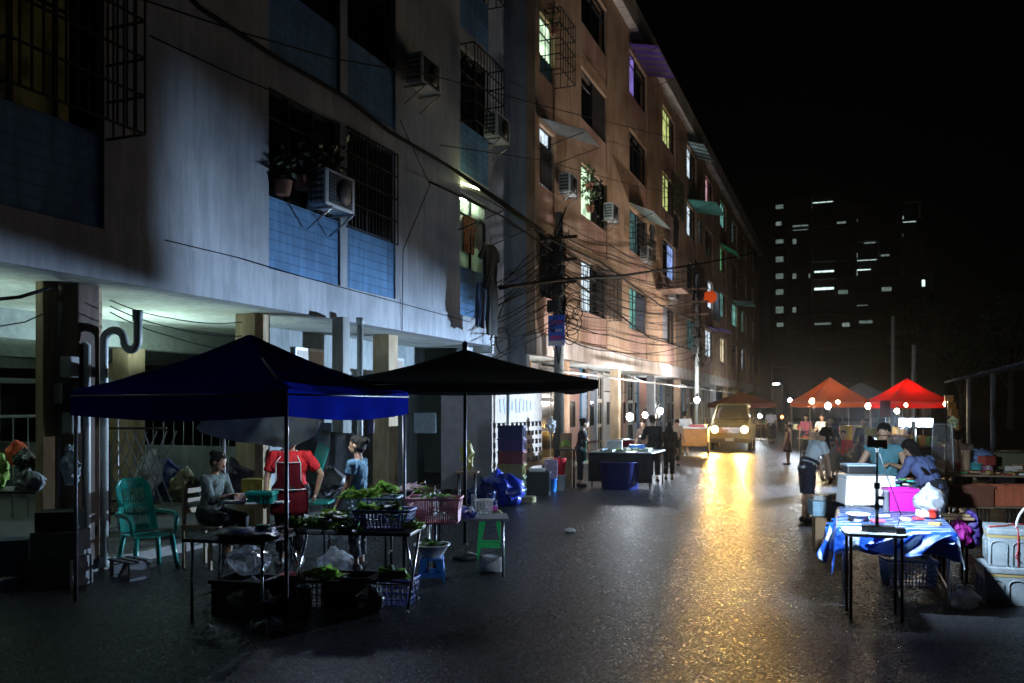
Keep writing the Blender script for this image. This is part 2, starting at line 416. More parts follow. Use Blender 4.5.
def sheet(name, x0, x1, y0, y1, z, m_, seed):
    m = MB(); rnd = random.Random(seed); n = 26; P_ = []
    for i in range(n):
        a = 2*PI*i/n; ca, sa = math.cos(a), math.sin(a); k = 1/max(abs(ca), abs(sa)); P_.append(((x0+x1)/2+(x1-x0)/2*ca*k*rnd.uniform(.93,1.03), (y0+y1)/2+(y1-y0)/2*sa*k*rnd.uniform(.95,1.03)))
    m._f([m.bm.verts.new((x,y,z)) for x,y in P_]); return struct(m.build(name, m_))
def plaster(name, c, dirt, streak=.5):
    m = mat(name, c, .85); nt = m.node_tree; b = nt.nodes['Principled BSDF']; L = nt.links
    tc = nt.nodes.new('ShaderNodeTexCoord'); mp = nt.nodes.new('ShaderNodeMapping'); mp.inputs['Scale'].default_value = (1.6,1.6,.22); L.new(tc.outputs['Object'], mp.inputs['Vector'])
    n1 = nt.nodes.new('ShaderNodeTexNoise'); n1.inputs['Scale'].default_value = 4.2; n1.inputs['Detail'].default_value = 8; n1.inputs['Roughness'].default_value = .7; L.new(mp.outputs['Vector'], n1.inputs['Vector'])
    n2 = nt.nodes.new('ShaderNodeTexNoise'); n2.inputs['Scale'].default_value = .8; n2.inputs['Detail'].default_value = 8; L.new(tc.outputs['Object'], n2.inputs['Vector'])
    mu = nt.nodes.new('ShaderNodeMath'); mu.operation = 'MULTIPLY'; L.new(n1.outputs['Fac'], mu.inputs[0]); L.new(n2.outputs['Fac'], mu.inputs[1])
    r = nt.nodes.new('ShaderNodeValToRGB'); r.color_ramp.elements[0].position = .12; r.color_ramp.elements[1].position = .34
    r.color_ramp.elements[0].color = (*[x*streak*y for x, y in zip(c, dirt)], 1); r.color_ramp.elements[1].color = (*c, 1)
    L.new(mu.outputs[0], r.inputs['Fac']); L.new(r.outputs['Color'], b.inputs['Base Color'])
    n3 = nt.nodes.new('ShaderNodeTexNoise'); n3.inputs['Scale'].default_value = 14; n3.inputs['Detail'].default_value = 6; L.new(tc.outputs['Object'], n3.inputs['Vector'])
    bp = nt.nodes.new('ShaderNodeBump'); bp.inputs['Strength'].default_value = .25; bp.inputs['Distance'].default_value = .02; L.new(n3.outputs['Fac'], bp.inputs['Height']); L.new(bp.outputs['Normal'], b.inputs['Normal'])
    return m
def lined(name, c, n, dark=.55):
    """painted panel with horizontal grooves"""
    m = plaster(name, c, (.8,.8,.85)); nt = m.node_tree; b = nt.nodes['Principled BSDF']; L = nt.links
    tc = nt.nodes.new('ShaderNodeTexCoord'); sp = nt.nodes.new('ShaderNodeSeparateXYZ'); L.new(tc.outputs['Object'], sp.inputs[0])
    mu = nt.nodes.new('ShaderNodeMath'); mu.operation = 'MULTIPLY'; mu.inputs[1].default_value = n; L.new(sp.outputs['Z'], mu.inputs[0])
    fr = nt.nodes.new('ShaderNodeMath'); fr.operation = 'FRACT'; L.new(mu.outputs[0], fr.inputs[0])
    cm = nt.nodes.new('ShaderNodeMath'); cm.operation = 'GREATER_THAN'; cm.inputs[1].default_value = .12; L.new(fr.outputs[0], cm.inputs[0])
    bp = nt.nodes.new('ShaderNodeBump'); bp.inputs['Distance'].default_value = .02; bp.inputs['Strength'].default_value = .8; L.new(cm.outputs[0], bp.inputs['Height']); L.new(bp.outputs['Normal'], b.inputs['Normal'])
    src = b.inputs['Base Color'].links[0].from_socket; mx = nt.nodes.new('ShaderNodeMix'); mx.data_type = 'RGBA'; mx.blend_type = 'MULTIPLY'; mx.inputs['Factor'].default_value = 1
    cr = nt.nodes.new('ShaderNodeValToRGB'); cr.color_ramp.elements[0].color = (dark,)*3+(1,); L.new(cm.outputs[0], cr.inputs['Fac'])
    L.new(src, mx.inputs['A']); L.new(cr.outputs['Color'], mx.inputs['B']); L.new(mx.outputs['Result'], b.inputs['Base Color'])
    return m
P_GREY = plaster('grey_plaster', (.50,.52,.56), (.78,.82,.86), .66); P_BLUE = lined('blue_panel', (.13,.32,.58), 7, .7)
P_PEACH = plaster('peach_plaster', (.62,.42,.28), (.85,.7,.6), .65); P_CREAM = plaster('cream_band', (.74,.64,.57), (.8,.75,.7)); P_PINK = plaster('pink_panel', (.6,.36,.28), (.8,.7,.6), .7)
P_PILLAR = plaster('peach_pillar', (.55,.42,.28), (.8,.7,.5)); P_CEIL = plaster('soffit', (.62,.64,.6), (.8,.8,.75), .7); DARKWALL = mat('unlit_room', (.05,.05,.05), .9)
FR = mat('dark_aluminium', (.05,.05,.055), .45, .6); FRW = mat('pale_aluminium', (.4,.42,.42), .45, .5); GLASS = mat('dark_glass', (.012,.014,.016), .08, spec=.7)
IRON = mat('black_iron', (.02,.02,.02), .6, .3); RUST = mat('rusty_steel', (.12,.07,.045), .75, .3, var=.4, scale=12)
PVC = mat('grey_pvc_pipe', (.4,.43,.42), .4, var=.15, scale=5); STEEL = mat('galvanised_steel', (.42,.43,.44), .35, .9, var=.15, scale=9)
WHITEP = mat('white_plastic', (.68,.7,.7), .4, var=.12, scale=9)

def bars_mb(X0, X1, ya, yb, z0, z1, step=.13, r=.008, hz=3):
    """welded cage: front grid at X1 and side grids back to X0"""
    m = MB(); n = max(2, int((yb-ya)/step))
    for i in range(n+1):
        y = ya + (yb-ya)*i/n; m.box(X1-r, X1+r, y-r, y+r, z0, z1)
    for k in range(hz+1):
        z = z0 + (z1-z0)*k/hz; m.box(X1-r*1.4, X1+r*1.4, ya, yb, z-r*1.2, z+r*1.2)
        if X1-X0 > .05:
            for y in (ya, yb): m.box(X0, X1, y-r*1.3, y+r*1.3, z-r*1.3, z+r*1.3)
    if X1-X0 > .05:
        q = max(2, int((X1-X0)/step))
        for i in range(q):
            x = X0 + (X1-X0)*i/q
            for y in (ya, yb): m.box(x-r, x+r, y-r, y+r, z0, z1)
    return m
def window(b, X, ya, yb, z0, z1, n=3, lite=None, litspan=(0,1), bars=None, fr=FR, pane=GLASS, curtain=None, awn=None):
    d = X-.14; w = .035; m = MB()
    m.box(d-.04,d+.04,ya,ya+w,z0,z1); m.box(d-.04,d+.04,yb-w,yb,z0,z1); m.box(d-.04,d+.04,ya+w,yb-w,z0,z0+w); m.box(d-.04,d+.04,ya+w,yb-w,z1-w,z1)
    for i in range(1, n): y = ya+(yb-ya)*i/n; m.box(d-.035,d+.035,y-w*.6,y+w*.6,z0+w,z1-w)
    m.box(d-.03,d+.03,ya+w,yb-w,z1-.42,z1-.42+w*.8)
    win = m.build('window', fr, b, w=True)
    gs = [(ya+w, yb-w, pane)]
    if lite:
        a, c = ya+w+(yb-ya-2*w)*litspan[0], ya+w+(yb-ya-2*w)*litspan[1]
        gs = [(a, c, lite)]
        if litspan[0] > .02: gs.append((ya+w, a, pane))
        if litspan[1] < .98: gs.append((c, yb-w, pane))
    for a, c, g in gs: MB().box(d-.012, d-.004, a, c, z0+w, z1-w).build('pane', g, win, w=True)
    if curtain:
        m = MB(); a, c = ya+(yb-ya)*curtain[0], ya+(yb-ya)*curtain[1]
        m.surf(lambda u, v: V((d+.05+.018*math.sin(u*38), a+(c-a)*u, z0+.05+(z1-z0-.1)*v*curtain[2])), 40, 2); m.build('curtain', curtain[3], win, w=True)
    if bars:
        bars_mb(X-.05, X+bars[0], ya-.03, yb+.03, z0-.05, z1-.02*bars[1], bars[2], .009, 4).build('bars', IRON, win, w=True)
    if awn:
        m = MB(); dp, dz, ms, ns = awn
        for i in range(ns):
            a, c = ya-.15+(yb-ya+.3)*i/ns, ya-.15+(yb-ya+.3)*(i+1)/ns; m.mi = i % 2 if len(ms) > 1 else 0
            p = [V((X+.02,a,z1+.1)), V((X+.02,c,z1+.1)), V((X+dp,c,z1+.1-dz)), V((X+dp,a,z1+.1-dz))]; up = V((0,0,.012))
            vs = [m.bm.verts.new(q) for q in p] + [m.bm.verts.new(q+up) for q in p]
            for q in ((0,1,2,3),(7,6,5,4),(0,4,5,1),(1,5,6,2),(2,6,7,3),(3,7,4,0)): m._f([vs[k] for k in q])
        a_ = m.build('awning', ms, win, w=True)
        for y in (ya-.1, yb+.1): MB().tube([(X,y,z1-dz-.25),(X+dp-.03,y,z1+.07-dz)], .012, 6).build('awning_bracket', IRON, a_, w=True)
    return win

def facade(b, X, Y0, Y1, ops, nf, fh, wallm, panelm, bandm, top):
    m = MB(); ys = [Y0]
    for a, c in ops: ys += [a, c]
    ys.append(Y1)
    for i in range(0, len(ys), 2):
        if ys[i+1]-ys[i] > .01: m.box(X-.25, X, ys[i], ys[i+1], 3.85, top)
    for a, c in ops:
        for k in range(nf):
            zl = 6.5+fh*k; zt = 3.85+.95*0+fh*(k+1) if k < nf-1 else top
            m.box(X-.25, X-.004, a, c, zl, min(zl+.42, top))
    m.build('wall', wallm, b, w=True)
    MB().box(X-.28, X+.035, Y0-.0, Y1, 3.3, 3.85).build('slab_band', bandm, b, w=True)
    for a, c in ops:
        for k in range(nf): MB().box(X-.25, X-.03, a, c, 3.85 if k == 0 else 6.5+fh*(k-1)+.42, 4.9+fh*k).build('panel', panelm, b, w=True)
    m = MB(); m.box(X-3.2, X-3.1, Y0+.02, Y1-.02, 3.86, top)
    for k in range(nf+1): m.box(X-3.1, X-.26, Y0+.02, Y1-.02, 3.7+fh*k, 3.84+fh*k)
    yy = Y0+.02
    while yy < Y1: m.box(X-3.1, X-.26, yy, yy+.1, 3.86, top); yy += 6.2
    m.build('room', DARKWALL, b, w=True)
    m = MB(); m.box(X-6, X+.3, Y0, Y1, top, top+.25); m.box(X+.1, X+.3, Y0, Y1, top+.25, top+.9); m.build('roof', bandm, b, w=True)

# ---------------------------------------------------------------- near block
XF = -7.6
b1 = thing('apartment_building', 'grey apartment block with blue panels under its dark windows, overhanging the left pavement', 'building', (XF, 0, 0))
FH1 = 3.1
ops1 = [(2.2,5.4),(5.55,7.12),(10.0,11.84),(12.05,13.66),(16.45,18.05)]
facade(b1, XF, -2, 18.05, ops1, 4, FH1, P_GREY, P_BLUE, P_GREY, 16.6)
WARMDIM = lit('dim_warm_room', (.5,.4,.15), .018, 3); WHITEROOM = lit('green_white_room', (.75,1,.72), .9, 1)
CUR_D = mat('dark_curtain', (.06,.05,.05), .9); CUR_B = mat('teal_curtain', (.08,.2,.24), .8)
for i, (a, c) in enumerate(ops1):
    for k in range(4):
        if i == 4 and k == 0: continue
        z0 = 4.9+FH1*k
        kw = {}
        if i in (0, 1): kw = dict(bars=(.55, 1, .12))
        if i in (0, 1) and k == 0: kw = dict(bars=(.55, 1, .12), lite=WARMDIM, litspan=(.1,.8))
        if i in (2, 3) and k == 0: kw = dict(fr=FR, n=3 if i == 2 else 2, bars=(.03,1,.11) if i == 3 else None, curtain=(.55,1,.6,CUR_D) if i == 2 else None)
        if i == 4: kw = dict(bars=(.35,1,.16))
        window(b1, XF, a, c, z0, z0+1.6, **kw)
# setback bay at the end of the near block and the white fin that closes the slab
m = MB(); m.box(XF-.95, XF-.7, 18.3, 21.1, .12, 16.6); m.box(XF-6, XF-.95, 20.9, 21.1, .12, 16.6); m.box(XF-6, XF-.7, 18.3, 21.1, 16.6, 16.9); m.box(XF-.95, XF-.25, 18.05, 18.3, 3.9, 16.6); m.build('end_wall', P_GREY, b1, w=True)
m = MB(); m.obox((XF-.22, 18.2, 3.62), (.5,.1,.95), bev=.01); m.build('slab_fin', mat('chalky_white', (.72,.72,.72), .8, var=.2), b1, w=True)
# the lit corner room with the open window
win = window(b1, XF, 16.45, 18.05, 4.9, 6.5, n=2, pane=film('clear_pane', (.5,.6,.55), .02), awn=(1.05, .62, [mat('green_awning', (.2,.24,.12), .6, var=.3, trans=.15)], 1))
m = MB(); m.box(XF-2.2, XF-2.15, 16.2, 18.04, 4.6, 6.9); m.box(XF-2.15, XF-.26, 18.0, 18.04, 4.6, 6.9); m.box(XF-2.15, XF-.26, 16.2, 16.25, 4.6, 6.9); m.box(XF-2.15, XF-.26, 16.25, 18.0, 6.85, 6.9)
m.build('lit_room', mat('pale_green_paint', (.6,.75,.58), .8, var=.2), win, w=True)
m = MB(); m.tube([(XF-.5, 16.6, 6.62), (XF-.5, 17.8, 6.62)], .025, 8); m.build('tube_lamp', emis('tube_green', (.85,1,.72), 210), win, w=True)
m = MB(); m.tube([(XF+.02,16.5,6.66),(XF+.5,16.9,6.5)], .02, 8); m.build('awning_lamp', emis('tube_yellow', (.95,1,.5), 30), win, w=True)
m = MB()
for i in range(7): m.tube([(XF-.3, 16.6+.2*i, 4.95),(XF-.3+random.uniform(-.1,.1), 16.75+.2*i, 6.3)], .014, 6)
m.build('clothes_rail', IRON, win, w=True)

# ground floor under the overhang
m = MB(); m.box(-26, XF-.28, -2, 18.3, 3.3, 3.42); m.build('soffit', P_CEIL, b1, w=True)
m = MB()
for x in (-11.2, -15.2, -19.5): m.box(x-.18, x+.18, -2, 18.2, 2.88, 3.3)
m.build('beam', mat('beam_paint', (.2,.22,.2), .85, var=.3), b1, w=True)
for x in (-8.35, -11.2, -15.2, -19.5):
    for y in (2.6, 7.45, 11.0, 14.6):
        if x == -8.35 and y == 11.0: y = 10.6
        MB().obox((x, y, 1.5 if x < -9 else 1.71), (.36,.36,2.76 if x < -9 else 3.18), bev=.015).build('pillar', P_PILLAR, b1, w=True)
m = MB(); m.box(-9.6,-9.4,12.2,18.3,.12,3.3); m.box(-26,-9.6,12.2,12.4,.12,1.2); m.build('back_wall', plaster('grey_back_wall', (.34,.37,.37), (.8,.85,.85)), b1, w=True)
m = MB(); m.box(-23.2,-23,-2,18.3,.12,2.2); m.build('courtyard_wall', mat('dark_back', (.07,.075,.07), .9, var=.3), b1, w=True)
for y0, y1, c, nm in ((12.9,13.8,(.05,.06,.07),'door'),(15.4,16.3,(.11,.1,.09),'door')):
    d = MB().box(-9.4,-9.36,y0,y1,.12,2.2).build(nm, mat('door_paint_%d' % (y0*10), c, .6, var=.3), b1, w=True); MB().ell((-9.33,y0+.1,1.1), .03).build('handle', STEEL, d, w=True)
for y in (13.5, 16.7):
    m = MB(); m.obox((-9.35,y,2.72),(.05,.9,.55)); f = m.build('window', FRW, b1, w=True); MB().obox((-9.322,y,2.72),(.01,.8,.45)).build('pane', mat('warm_transom', (.3,.24,.2), .4), f, w=True)
m = MB(); m.obox((-9.38, 16.2, 1.75),(.02,.02,.02)); m.build('wall_socket', WHITEP, b1, w=True)
# rows of railings in the courtyard
m = MB(); m.tube([(-12.4,9,1.75),(-12.4,16,1.75)], .025, 6)
for i in range(26): m.tube([(-12.4,9+.27*i,.12),(-12.4,9+.27*i,1.75)], .01, 4)
tag(m.build('railing', mat('pale_rail', (.45,.5,.5), .5)), 'pale metal railing in the courtyard behind the blue canopy', 'railing')

# drain pipes on the front pillar
def pipe(name, pts, r, label, m=PVC):
    k = MB(); k.tube(pts, r, 12)
    for p in (pts[0], pts[-1]): k.lathe([(r*1.25,-.06),(r*1.25,.06)], p, 12)
    return tag(k.build(name, m), label, 'pipe')
p0 = W(57, 88); pipe('drain_pipe', [(p0.x,p0.y,.1),(p0.x,p0.y,2.9),(p0.x+.02,p0.y+.02,3.05),(p0.x-.25,p0.y+.05,3.2)], .055, 'pale round drainpipe running down beside the lit peach pillar')
p0 = W(104, 86); 
pts = [(p0.x,p0.y,.1),(p0.x,p0.y,2.66)]
for i in range(9): a = PI - i*PI/8; pts.append((p0.x+.13+.13*math.cos(a)*1., p0.y+.05*i/8, 2.68+.11*math.sin(a)))
for i in range(1, 9): a = PI + i*PI/8; pts.append((p0.x+.26+.1+.1*math.cos(a), p0.y+.05, 2.66+.1*math.sin(a)))
pts.append((p0.x+.46, p0.y+.05, 2.95))
pipe('waste_pipe', pts, .048, 'grey waste pipe with an S-bend trap under the slab')
p0 = W(87, 88); pipe('drain_pipe', [(p0.x,p0.y,.1),(p0.x,p0.y,2.6),(p0.x-.2,p0.y,2.72),(p0.x-.3,p0.y,3.25)], .04, 'thin dull drainpipe between the trap pipe and the pale pipe')
p0 = W(360, 62); pipe('drain_pipe', [(p0.x,p0.y,.1),(p0.x,p0.y,3.28)], .05, 'grey drainpipe by the whitish pillar behind the dark awning')
p0 = W(341, 64); tag(MB().obox((p0.x,p0.y,1.7),(.2,.2,3.2),bev=.01).build('pillar', plaster('whitish_pillar', (.5,.52,.5), (.8,.8,.8))), 'slim whitish pillar rising between the blue canopy and the dark awning', 'pillar')
p0 = W(78, 87); m = MB(); m.obox((p0.x,p0.y,1.7),(.34,.3,3.2),bev=.02); o = tag(m.build('pillar', plaster('brown_pillar', (.16,.11,.085), (.8,.8,.8))), 'dark brown pillar carrying meter boxes at the left edge', 'pillar')
for z, dx, nm in ((2.05,-.02,'meter_box'),(1.72,.12,'meter_box'),(2.35,.1,'meter_box')): MB().obox((p0.x+dx,p0.y-.2,z),(.16,.12,.24),bev=.015).build(nm, mat('meter_grey', (.13,.14,.14), .5, var=.2), o)
p0 = W(47, 89); tag(MB().obox((p0.x,p0.y,1.7),(.12,.2,3.2),bev=.01).build('pillar', P_PILLAR), 'peach pillar lit yellow next to the pale drainpipe', 'pillar')

# ---------------------------------------------------------------- far block
b2 = thing('apartment_building', 'long peach apartment block with many lit windows farther down the left side of the street', 'building', (XF, 21, 0))
ops2 = []; y = 21.15
ops2.append((21.5, 22.75)); 
for y in (25.35, 31.7, 38.0, 44.3, 50.6, 56.9, 63.2, 69.5, 75.8): ops2.append((y, y+3.1))
facade(b2, XF, 21.15, 84, ops2, 4, 3.0, P_PEACH, P_PINK, P_CREAM, 16.2)
lw = lambda n, c, s=1., k=0: lit('lit_window_'+n, c, s*2., k, .35)
GW = lw('green_white', (.72,1,.66), 1., 4); YG = lw('yellow_green', (.75,.85,.3), .55, 5); PU = lw('purple', (.35,.25,.85), .42, 6); TE = lw('teal', (.3,.8,.7), .4, 7); WH = lw('cold_white', (.75,.9,1), .75, 8); BL = lw('blue', (.35,.5,1), .65, 9); DT = lw('dim_teal', (.2,.4,.4), .2, 10); GR = lw('green', (.3,.9,.4), .35, 11); WW = lw('warm_white', (1,.85,.55), .6, 12)
CUR_N = mat('navy_curtain', (.03,.05,.09), .9); CUR_P = mat('grey_curtain', (.3,.3,.33), .9)
AW_S = [mat('awning_white', (.6,.66,.62), .6, trans=.5), mat('awning_dark', (.05,.09,.08), .7)]; AW_P = [mat('awning_purple', (.2,.1,.4), .6, trans=.5), mat('awning_plum', (.12,.08,.12), .7)]; AW_T = [mat('awning_teal', (.2,.5,.42), .6, trans=.5)]; AW_G = [mat('awning_grey', (.14,.14,.13), .7, var=.3)]
S2 = { # (bay, floor): options
 (0,2): dict(lite=GW, litspan=(0,1), n=1, bars=(.6,1,.2), curtain=(0,1,.35,CUR_B)), (0,1): dict(lite=WH, litspan=(0,.9), n=1, curtain=(0,1,.74,CUR_D), awn=(1.3,.5,AW_G,1)), (0,0): dict(bars=(.3,1,.1)),
 (1,1): dict(lite=GW, litspan=(0,.48), n=2), (1,0): dict(lite=WH, litspan=(0,.45), n=2, bars=(.5,12,.12)), (1,2): dict(n=2, curtain=(.5,1,1,CUR_D)), (1,3): dict(n=2),
 (2,0): dict(lite=TE, litspan=(.02,.5), n=3, curtain=(.45,1,.95,CUR_N)), (2,1): dict(lite=DT, litspan=(0,.6), n=2, awn=(.95,.42,AW_S,13), bars=(.35,40,.15)), (2,2): dict(n=3), (2,3): dict(lite=PU, litspan=(0,.4), n=2, awn=(1.1,.25,AW_P,11)),
 (3,3): dict(lite=YG, litspan=(0,.7), n=2), (3,2): dict(lite=YG, litspan=(0,.6), n=3, bars=(.4,1,.15)), (3,1): dict(lite=BL, litspan=(.5,1), n=2), (3,0): dict(n=2, curtain=(0,.5,1,CUR_P)),
 (4,3): dict(lite=WH, litspan=(0,.5), n=2, awn=(.9,.3,AW_S,9)), (4,2): dict(lite=WH, litspan=(.0,.55), n=2, awn=(1.5,.3,AW_T,1)), (4,1): dict(n=2, bars=(.4,1,.15)), (4,0): dict(lite=DT, litspan=(0,1), n=3),
 (5,3): dict(lite=lw('pink_white', (.9,.5,.6), .5, 14), litspan=(0,.6), n=2), (5,2): dict(n=2), (5,1): dict(n=2, lite=WH, litspan=(.6,1)), (5,0): dict(lite=WH, litspan=(.1,.9), n=2, awn=(1.2,.2,AW_P,7)),
 (6,3): dict(lite=TE, litspan=(0,.8), n=2), (6,2): dict(lite=GR, litspan=(0,.6), n=2, awn=(1.0,.6,AW_T,1)), (6,1): dict(lite=TE, litspan=(.2,.7), n=2), (6,0): dict(lite=WW, litspan=(.2,.9), n=2),
 (7,2): dict(n=2), (7,1): dict(lite=TE, litspan=(.4,1), n=2, awn=(1.4,.2,AW_S,9)), (7,3): dict(lite=DT, litspan=(0,.5), n=2), (8,0): dict(lite=WH, litspan=(0,.6), n=2), (8,1): dict(lite=TE, litspan=(0,.6), n=2)}
for i, (a, c) in enumerate(ops2):
    for k in range(4):
        z0 = 4.9+3.0*k; window(b2, XF, a, c, z0, z0+1.6, **S2.get((i, k), dict(n=2, bars=(.3,1,.16) if (i+k) % 3 == 0 else None)))
# blank end of the far block, visible between the two
MB().box(XF-6, XF-.25, 21.15, 21.4, .12, 16.2).build('gable', P_GREY, b2, w=True)
m = MB(); m.box(XF-3, XF-.28, 21.4, 84, 3.32, 3.44); m.build('soffit', P_CEIL, b2, w=True)
# shop fronts under the far block
cols = [(.05,.13,.24),(.27,.23,.19),(.2,.1,.06),(.3,.28,.26),(.26,.13,.09),(.025,.05,.1),(.24,.24,.24),(.3,.16,.11),(.14,.15,.16)]
y = 22.0; i = 0
while y < 82:
    w_ = random.choice((.9,1.2,1.6,2.2)); x = XF-1.25
    c = cols[(i*5+2) % 9]
    if i % 4 == 1:
        m = MB()
        for q in range(26): m.box(x-.02, x+(.02 if q % 2 else 0), y+.04, y+w_-.04, .13+q*.115, .13+(q+1)*.115-.004)
        m.build('roller_shutter', mat('shutter_%d' % (i % 9), c, .55, .3, var=.2), b2, w=True)
    elif i % 4 == 3:
        o = MB().box(x-.04, x, y+.04, y+w_-.04, .13, 3.2).build('window', mat('timber_frame_%d' % (i % 3), c, .6, var=.3), b2, w=True)
        for q in range(2):
            for r_ in range(3): MB().box(x+.002, x+.012, y+.12+q*(w_-.16)/2, y+(q+1)*(w_-.16)/2, .3+r_*.95, 1.12+r_*.95).build('pane', GLASS, o, w=True)
    else:
        o = MB().box(x-.03, x, y+.04, y+w_-.04, .13, 2.5).build('door', mat('shop_door_%d' % (i % 9), c, .6, var=.25), b2, w=True)
        MB().box(x+.003, x+.02, y+w_*.3, y+w_*.7, 1.2, 2.1).build('pane', GLASS, o, w=True)
        MB().box(x-.03, x, y+.04, y+w_-.04, 2.54, 3.25).build('transom', mat('transom_%d' % (i % 9), tuple(.6*v+.04 for v in c), .6, var=.2), b2, w=True)
    MB().box(x-.06, x+.06, y-.05, y+.04, .12, 3.3).build('post', mat('post_%d' % (i % 4), [(.25,.23,.21),(.05,.15,.26),(.22,.14,.09),(.28,.28,.26)][i % 4], .6, var=.2), b2, w=True)
    y += w_; i += 1
for q in range(9):
    y = 24.6+q*6.3; MB().obox((XF-.35, y, 1.7), (.34,.3,3.18), bev=.015).build('pillar', [P_PEACH, P_PILLAR, P_GREY][q % 3], b2, w=True)
m = MB(); m.tube([(XF+.5, 21.6, 2.86), (XF+.5, 62, 2.86)], .03, 8)
for q in range(9): m.tube([(XF+.5, 22+q*5, 2.86), (XF-.3, 22+q*5, 3.2)], .015, 6)
tag(m.build('awning_rail', mat('white_rail', (.6,.58,.52), .4)), 'long pale rail bracketed along the shop fronts of the peach block', 'rail')

# ---------------------------------------------------------------- high-rise at the end of the street
TY = 160.
tx = lambda px: TY*math.tan(math.atan((px-512)/F)-TH)
ts = lambda px: F/(tx(px)*-ST+TY*CT)
tw = thing('tower_block', 'dark high-rise at the end of the street with scattered teal-lit windows', 'building', (tx(850), TY+8, 0))
DK = mat('night_concrete', (.05,.05,.052), .9, var=.3, scale=1.); x0, x1 = tx(771), tx(934)
m = MB(); m.box(x0, x1, TY+1.6, TY+14, 0, 39.6); m.box(x0+6, x1-8, TY+3, TY+10, 39.6, 42); m.build('wall', DK, tw, w=True)
m = MB()
for k in range(1, 13): m.box(x0, x1, TY, TY+1.6, k*3.08-.12, k*3.08+.12)
for px in (771, 786, 811, 836, 856, 880, 902, 921, 934): m.box(tx(px)-.15, tx(px)+.15, TY+.02, TY+1.6, 0, 39.5)
m.build('balcony_slab', DK, tw, w=True)
for k in range(0, 13):
    for a, c in ((811,836),(856,880),(902,921)): MB().box(tx(a)+.2, tx(c)-.2, TY+.06, TY+.12, k*3.08+.13, k*3.08+1.0).build('parapet', DK, tw, w=True)
TW1 = lit('tower_white', (.75,1,.93), 2.2, 21, .6); TW2 = lit('tower_dim', (.6,.85,.75), .24, 22, .5); TW3 = lit('tower_warm', (1,.95,.6), .7, 23, .5); TW4 = lit('tower_faint', (.5,.65,.6), .4, 24, .5)
for a, c, y, h, mm in ((775,783,205,3,TW2),(775,781,222,3,TW4),(775,783,240,3,TW2),(775,783,258,4,TW2),(775,783,275,4,TW2),(775,783,291,4,TW2),(775,783,309,5,TW2),(776,783,324,3,TW4),
  (812,833,204,6,TW1),(792,808,226,4,TW4),(813,833,239,4,TW3),(814,834,274,7,TW1),(814,834,291,7,TW1),(814,829,309,4,TW2),(814,831,324,3,TW2),(857,869,220,5,TW3),(864,876,240,3,TW4),(857,877,255,6,TW1),(857,871,272,6,TW1),(857,868,308,6,TW4),(859,873,323,5,TW2),(903,917,217,5,TW1),(903,919,233,2,TW4),(792,796,275,4,TW4),(792,796,240,4,TW4),(792,796,309,4,TW4),(808,812,275,4,TW4),(836,846,222,3,TW4),(880,890,255,3,TW4),(838,848,291,3,TW2),(882,892,288,3,TW4),(903,910,272,3,TW2),(812,826,256,3,TW4),(858,866,291,3,TW4),(921,926,282,5,TW1),(842,850,324,3,TW4)):
    s = ts((a+c)/2); z = Z(y, s); hh = max(.4, 1.3*h/s); xa, xc = tx(a), tx(c)
    f = MB().box(xa-.08, xc+.08, TY+1.5, TY+1.58, z-hh/2-.08, z+hh/2+.08).build('window', DK, tw, w=True)
    n = max(1, int((xc-xa)/1.1))
    for q in range(n): MB().box(xa+(xc-xa)*q/n+.04, xa+(xc-xa)*(q+1)/n-.04, TY+1.45, TY+1.49, z-hh/2, z+hh/2).build('pane', mm, f, w=True)

# ---------------------------------------------------------------- trees beyond the stalls on the right
LEAF = [mat('leaf_a', (.03,.06,.02), .6), mat('leaf_b', (.05,.09,.03), .6), mat('leaf_c', (.02,.04,.018), .7)]; BARK = mat('bark', (.1,.085,.07), .9, var=.4, scale=8, bump=.6)
def tree(loc, h, r, label, n=1500, seed=1):
    rnd = random.Random(seed); t = thing('tree', label, 'tree', loc, 0, 'trees beyond the market')
    m = MB(); m.tube([(0,0,0),(.1,.05,h*.3),(.0,.15,h*.55)], [.32,.24,.15], 10); cl = []
    for i in range(9):
        a = rnd.random()*6.28; e = V((math.cos(a)*r*rnd.uniform(.3,.8), math.sin(a)*r*rnd.uniform(.3,.8), h*rnd.uniform(.55,.95)))
        m.tube([(0,.1,h*rnd.uniform(.3,.5)), e*.55+V((0,0,h*.2)), e], [.12,.07,.03], 6); cl.append((e, r*rnd.uniform(.28,.5)))
    m.build('trunk', BARK, t); m = MB()
    for i in range(n):
        c, q = rnd.choice(cl); d = V((rnd.gauss(0,1), rnd.gauss(0,1), rnd.gauss(0,.8))).normalized()*q*rnd.uniform(.5,1.05); p = c+d
        u = V((rnd.gauss(0,1), rnd.gauss(0,1), rnd.gauss(0,1))).normalized()*rnd.uniform(.2,.4); w_ = u.orthogonal().normalized()*u.length*.5; m.mi = rnd.randrange(3)
        m.quad(p-u, p+w_, p+u, p-w_)
    m.build('crown', LEAF, t); return t
p0 = W(915, 9.5); tree(p0, 13, 4.2, 'tall dark tree in front of the high-rise, right of its lit windows', 1800, 4)
p0 = W(962, 11); tree(p0, 9, 4., 'broad dark tree behind the slanted shed roof on the right', 1500, 9)
p0 = W(1010, 12); tree(p0, 11, 4.2, 'dark bushy tree at the right edge behind the shed', 1500, 12)
def post(px, s, zt, r, label, name='post', mm=None):
    p = W(px, s); m = MB(); m.tube([(0,0,0),(0,0,zt*.5),(0,0,zt)], [r,r*.92,r*.8], 10); o = m.build(name, mm or mat('pale_post', (.34,.35,.36), .8, var=.3)); o.location = p; return tag(o, label, 'post')
post(893, 14, Z(316, 14), .15, 'tall slim concrete post above the red canopies, nearer the tower windows'); post(914, 16, Z(345, 16), .16, 'shorter concrete post just right of the red canopy peak')

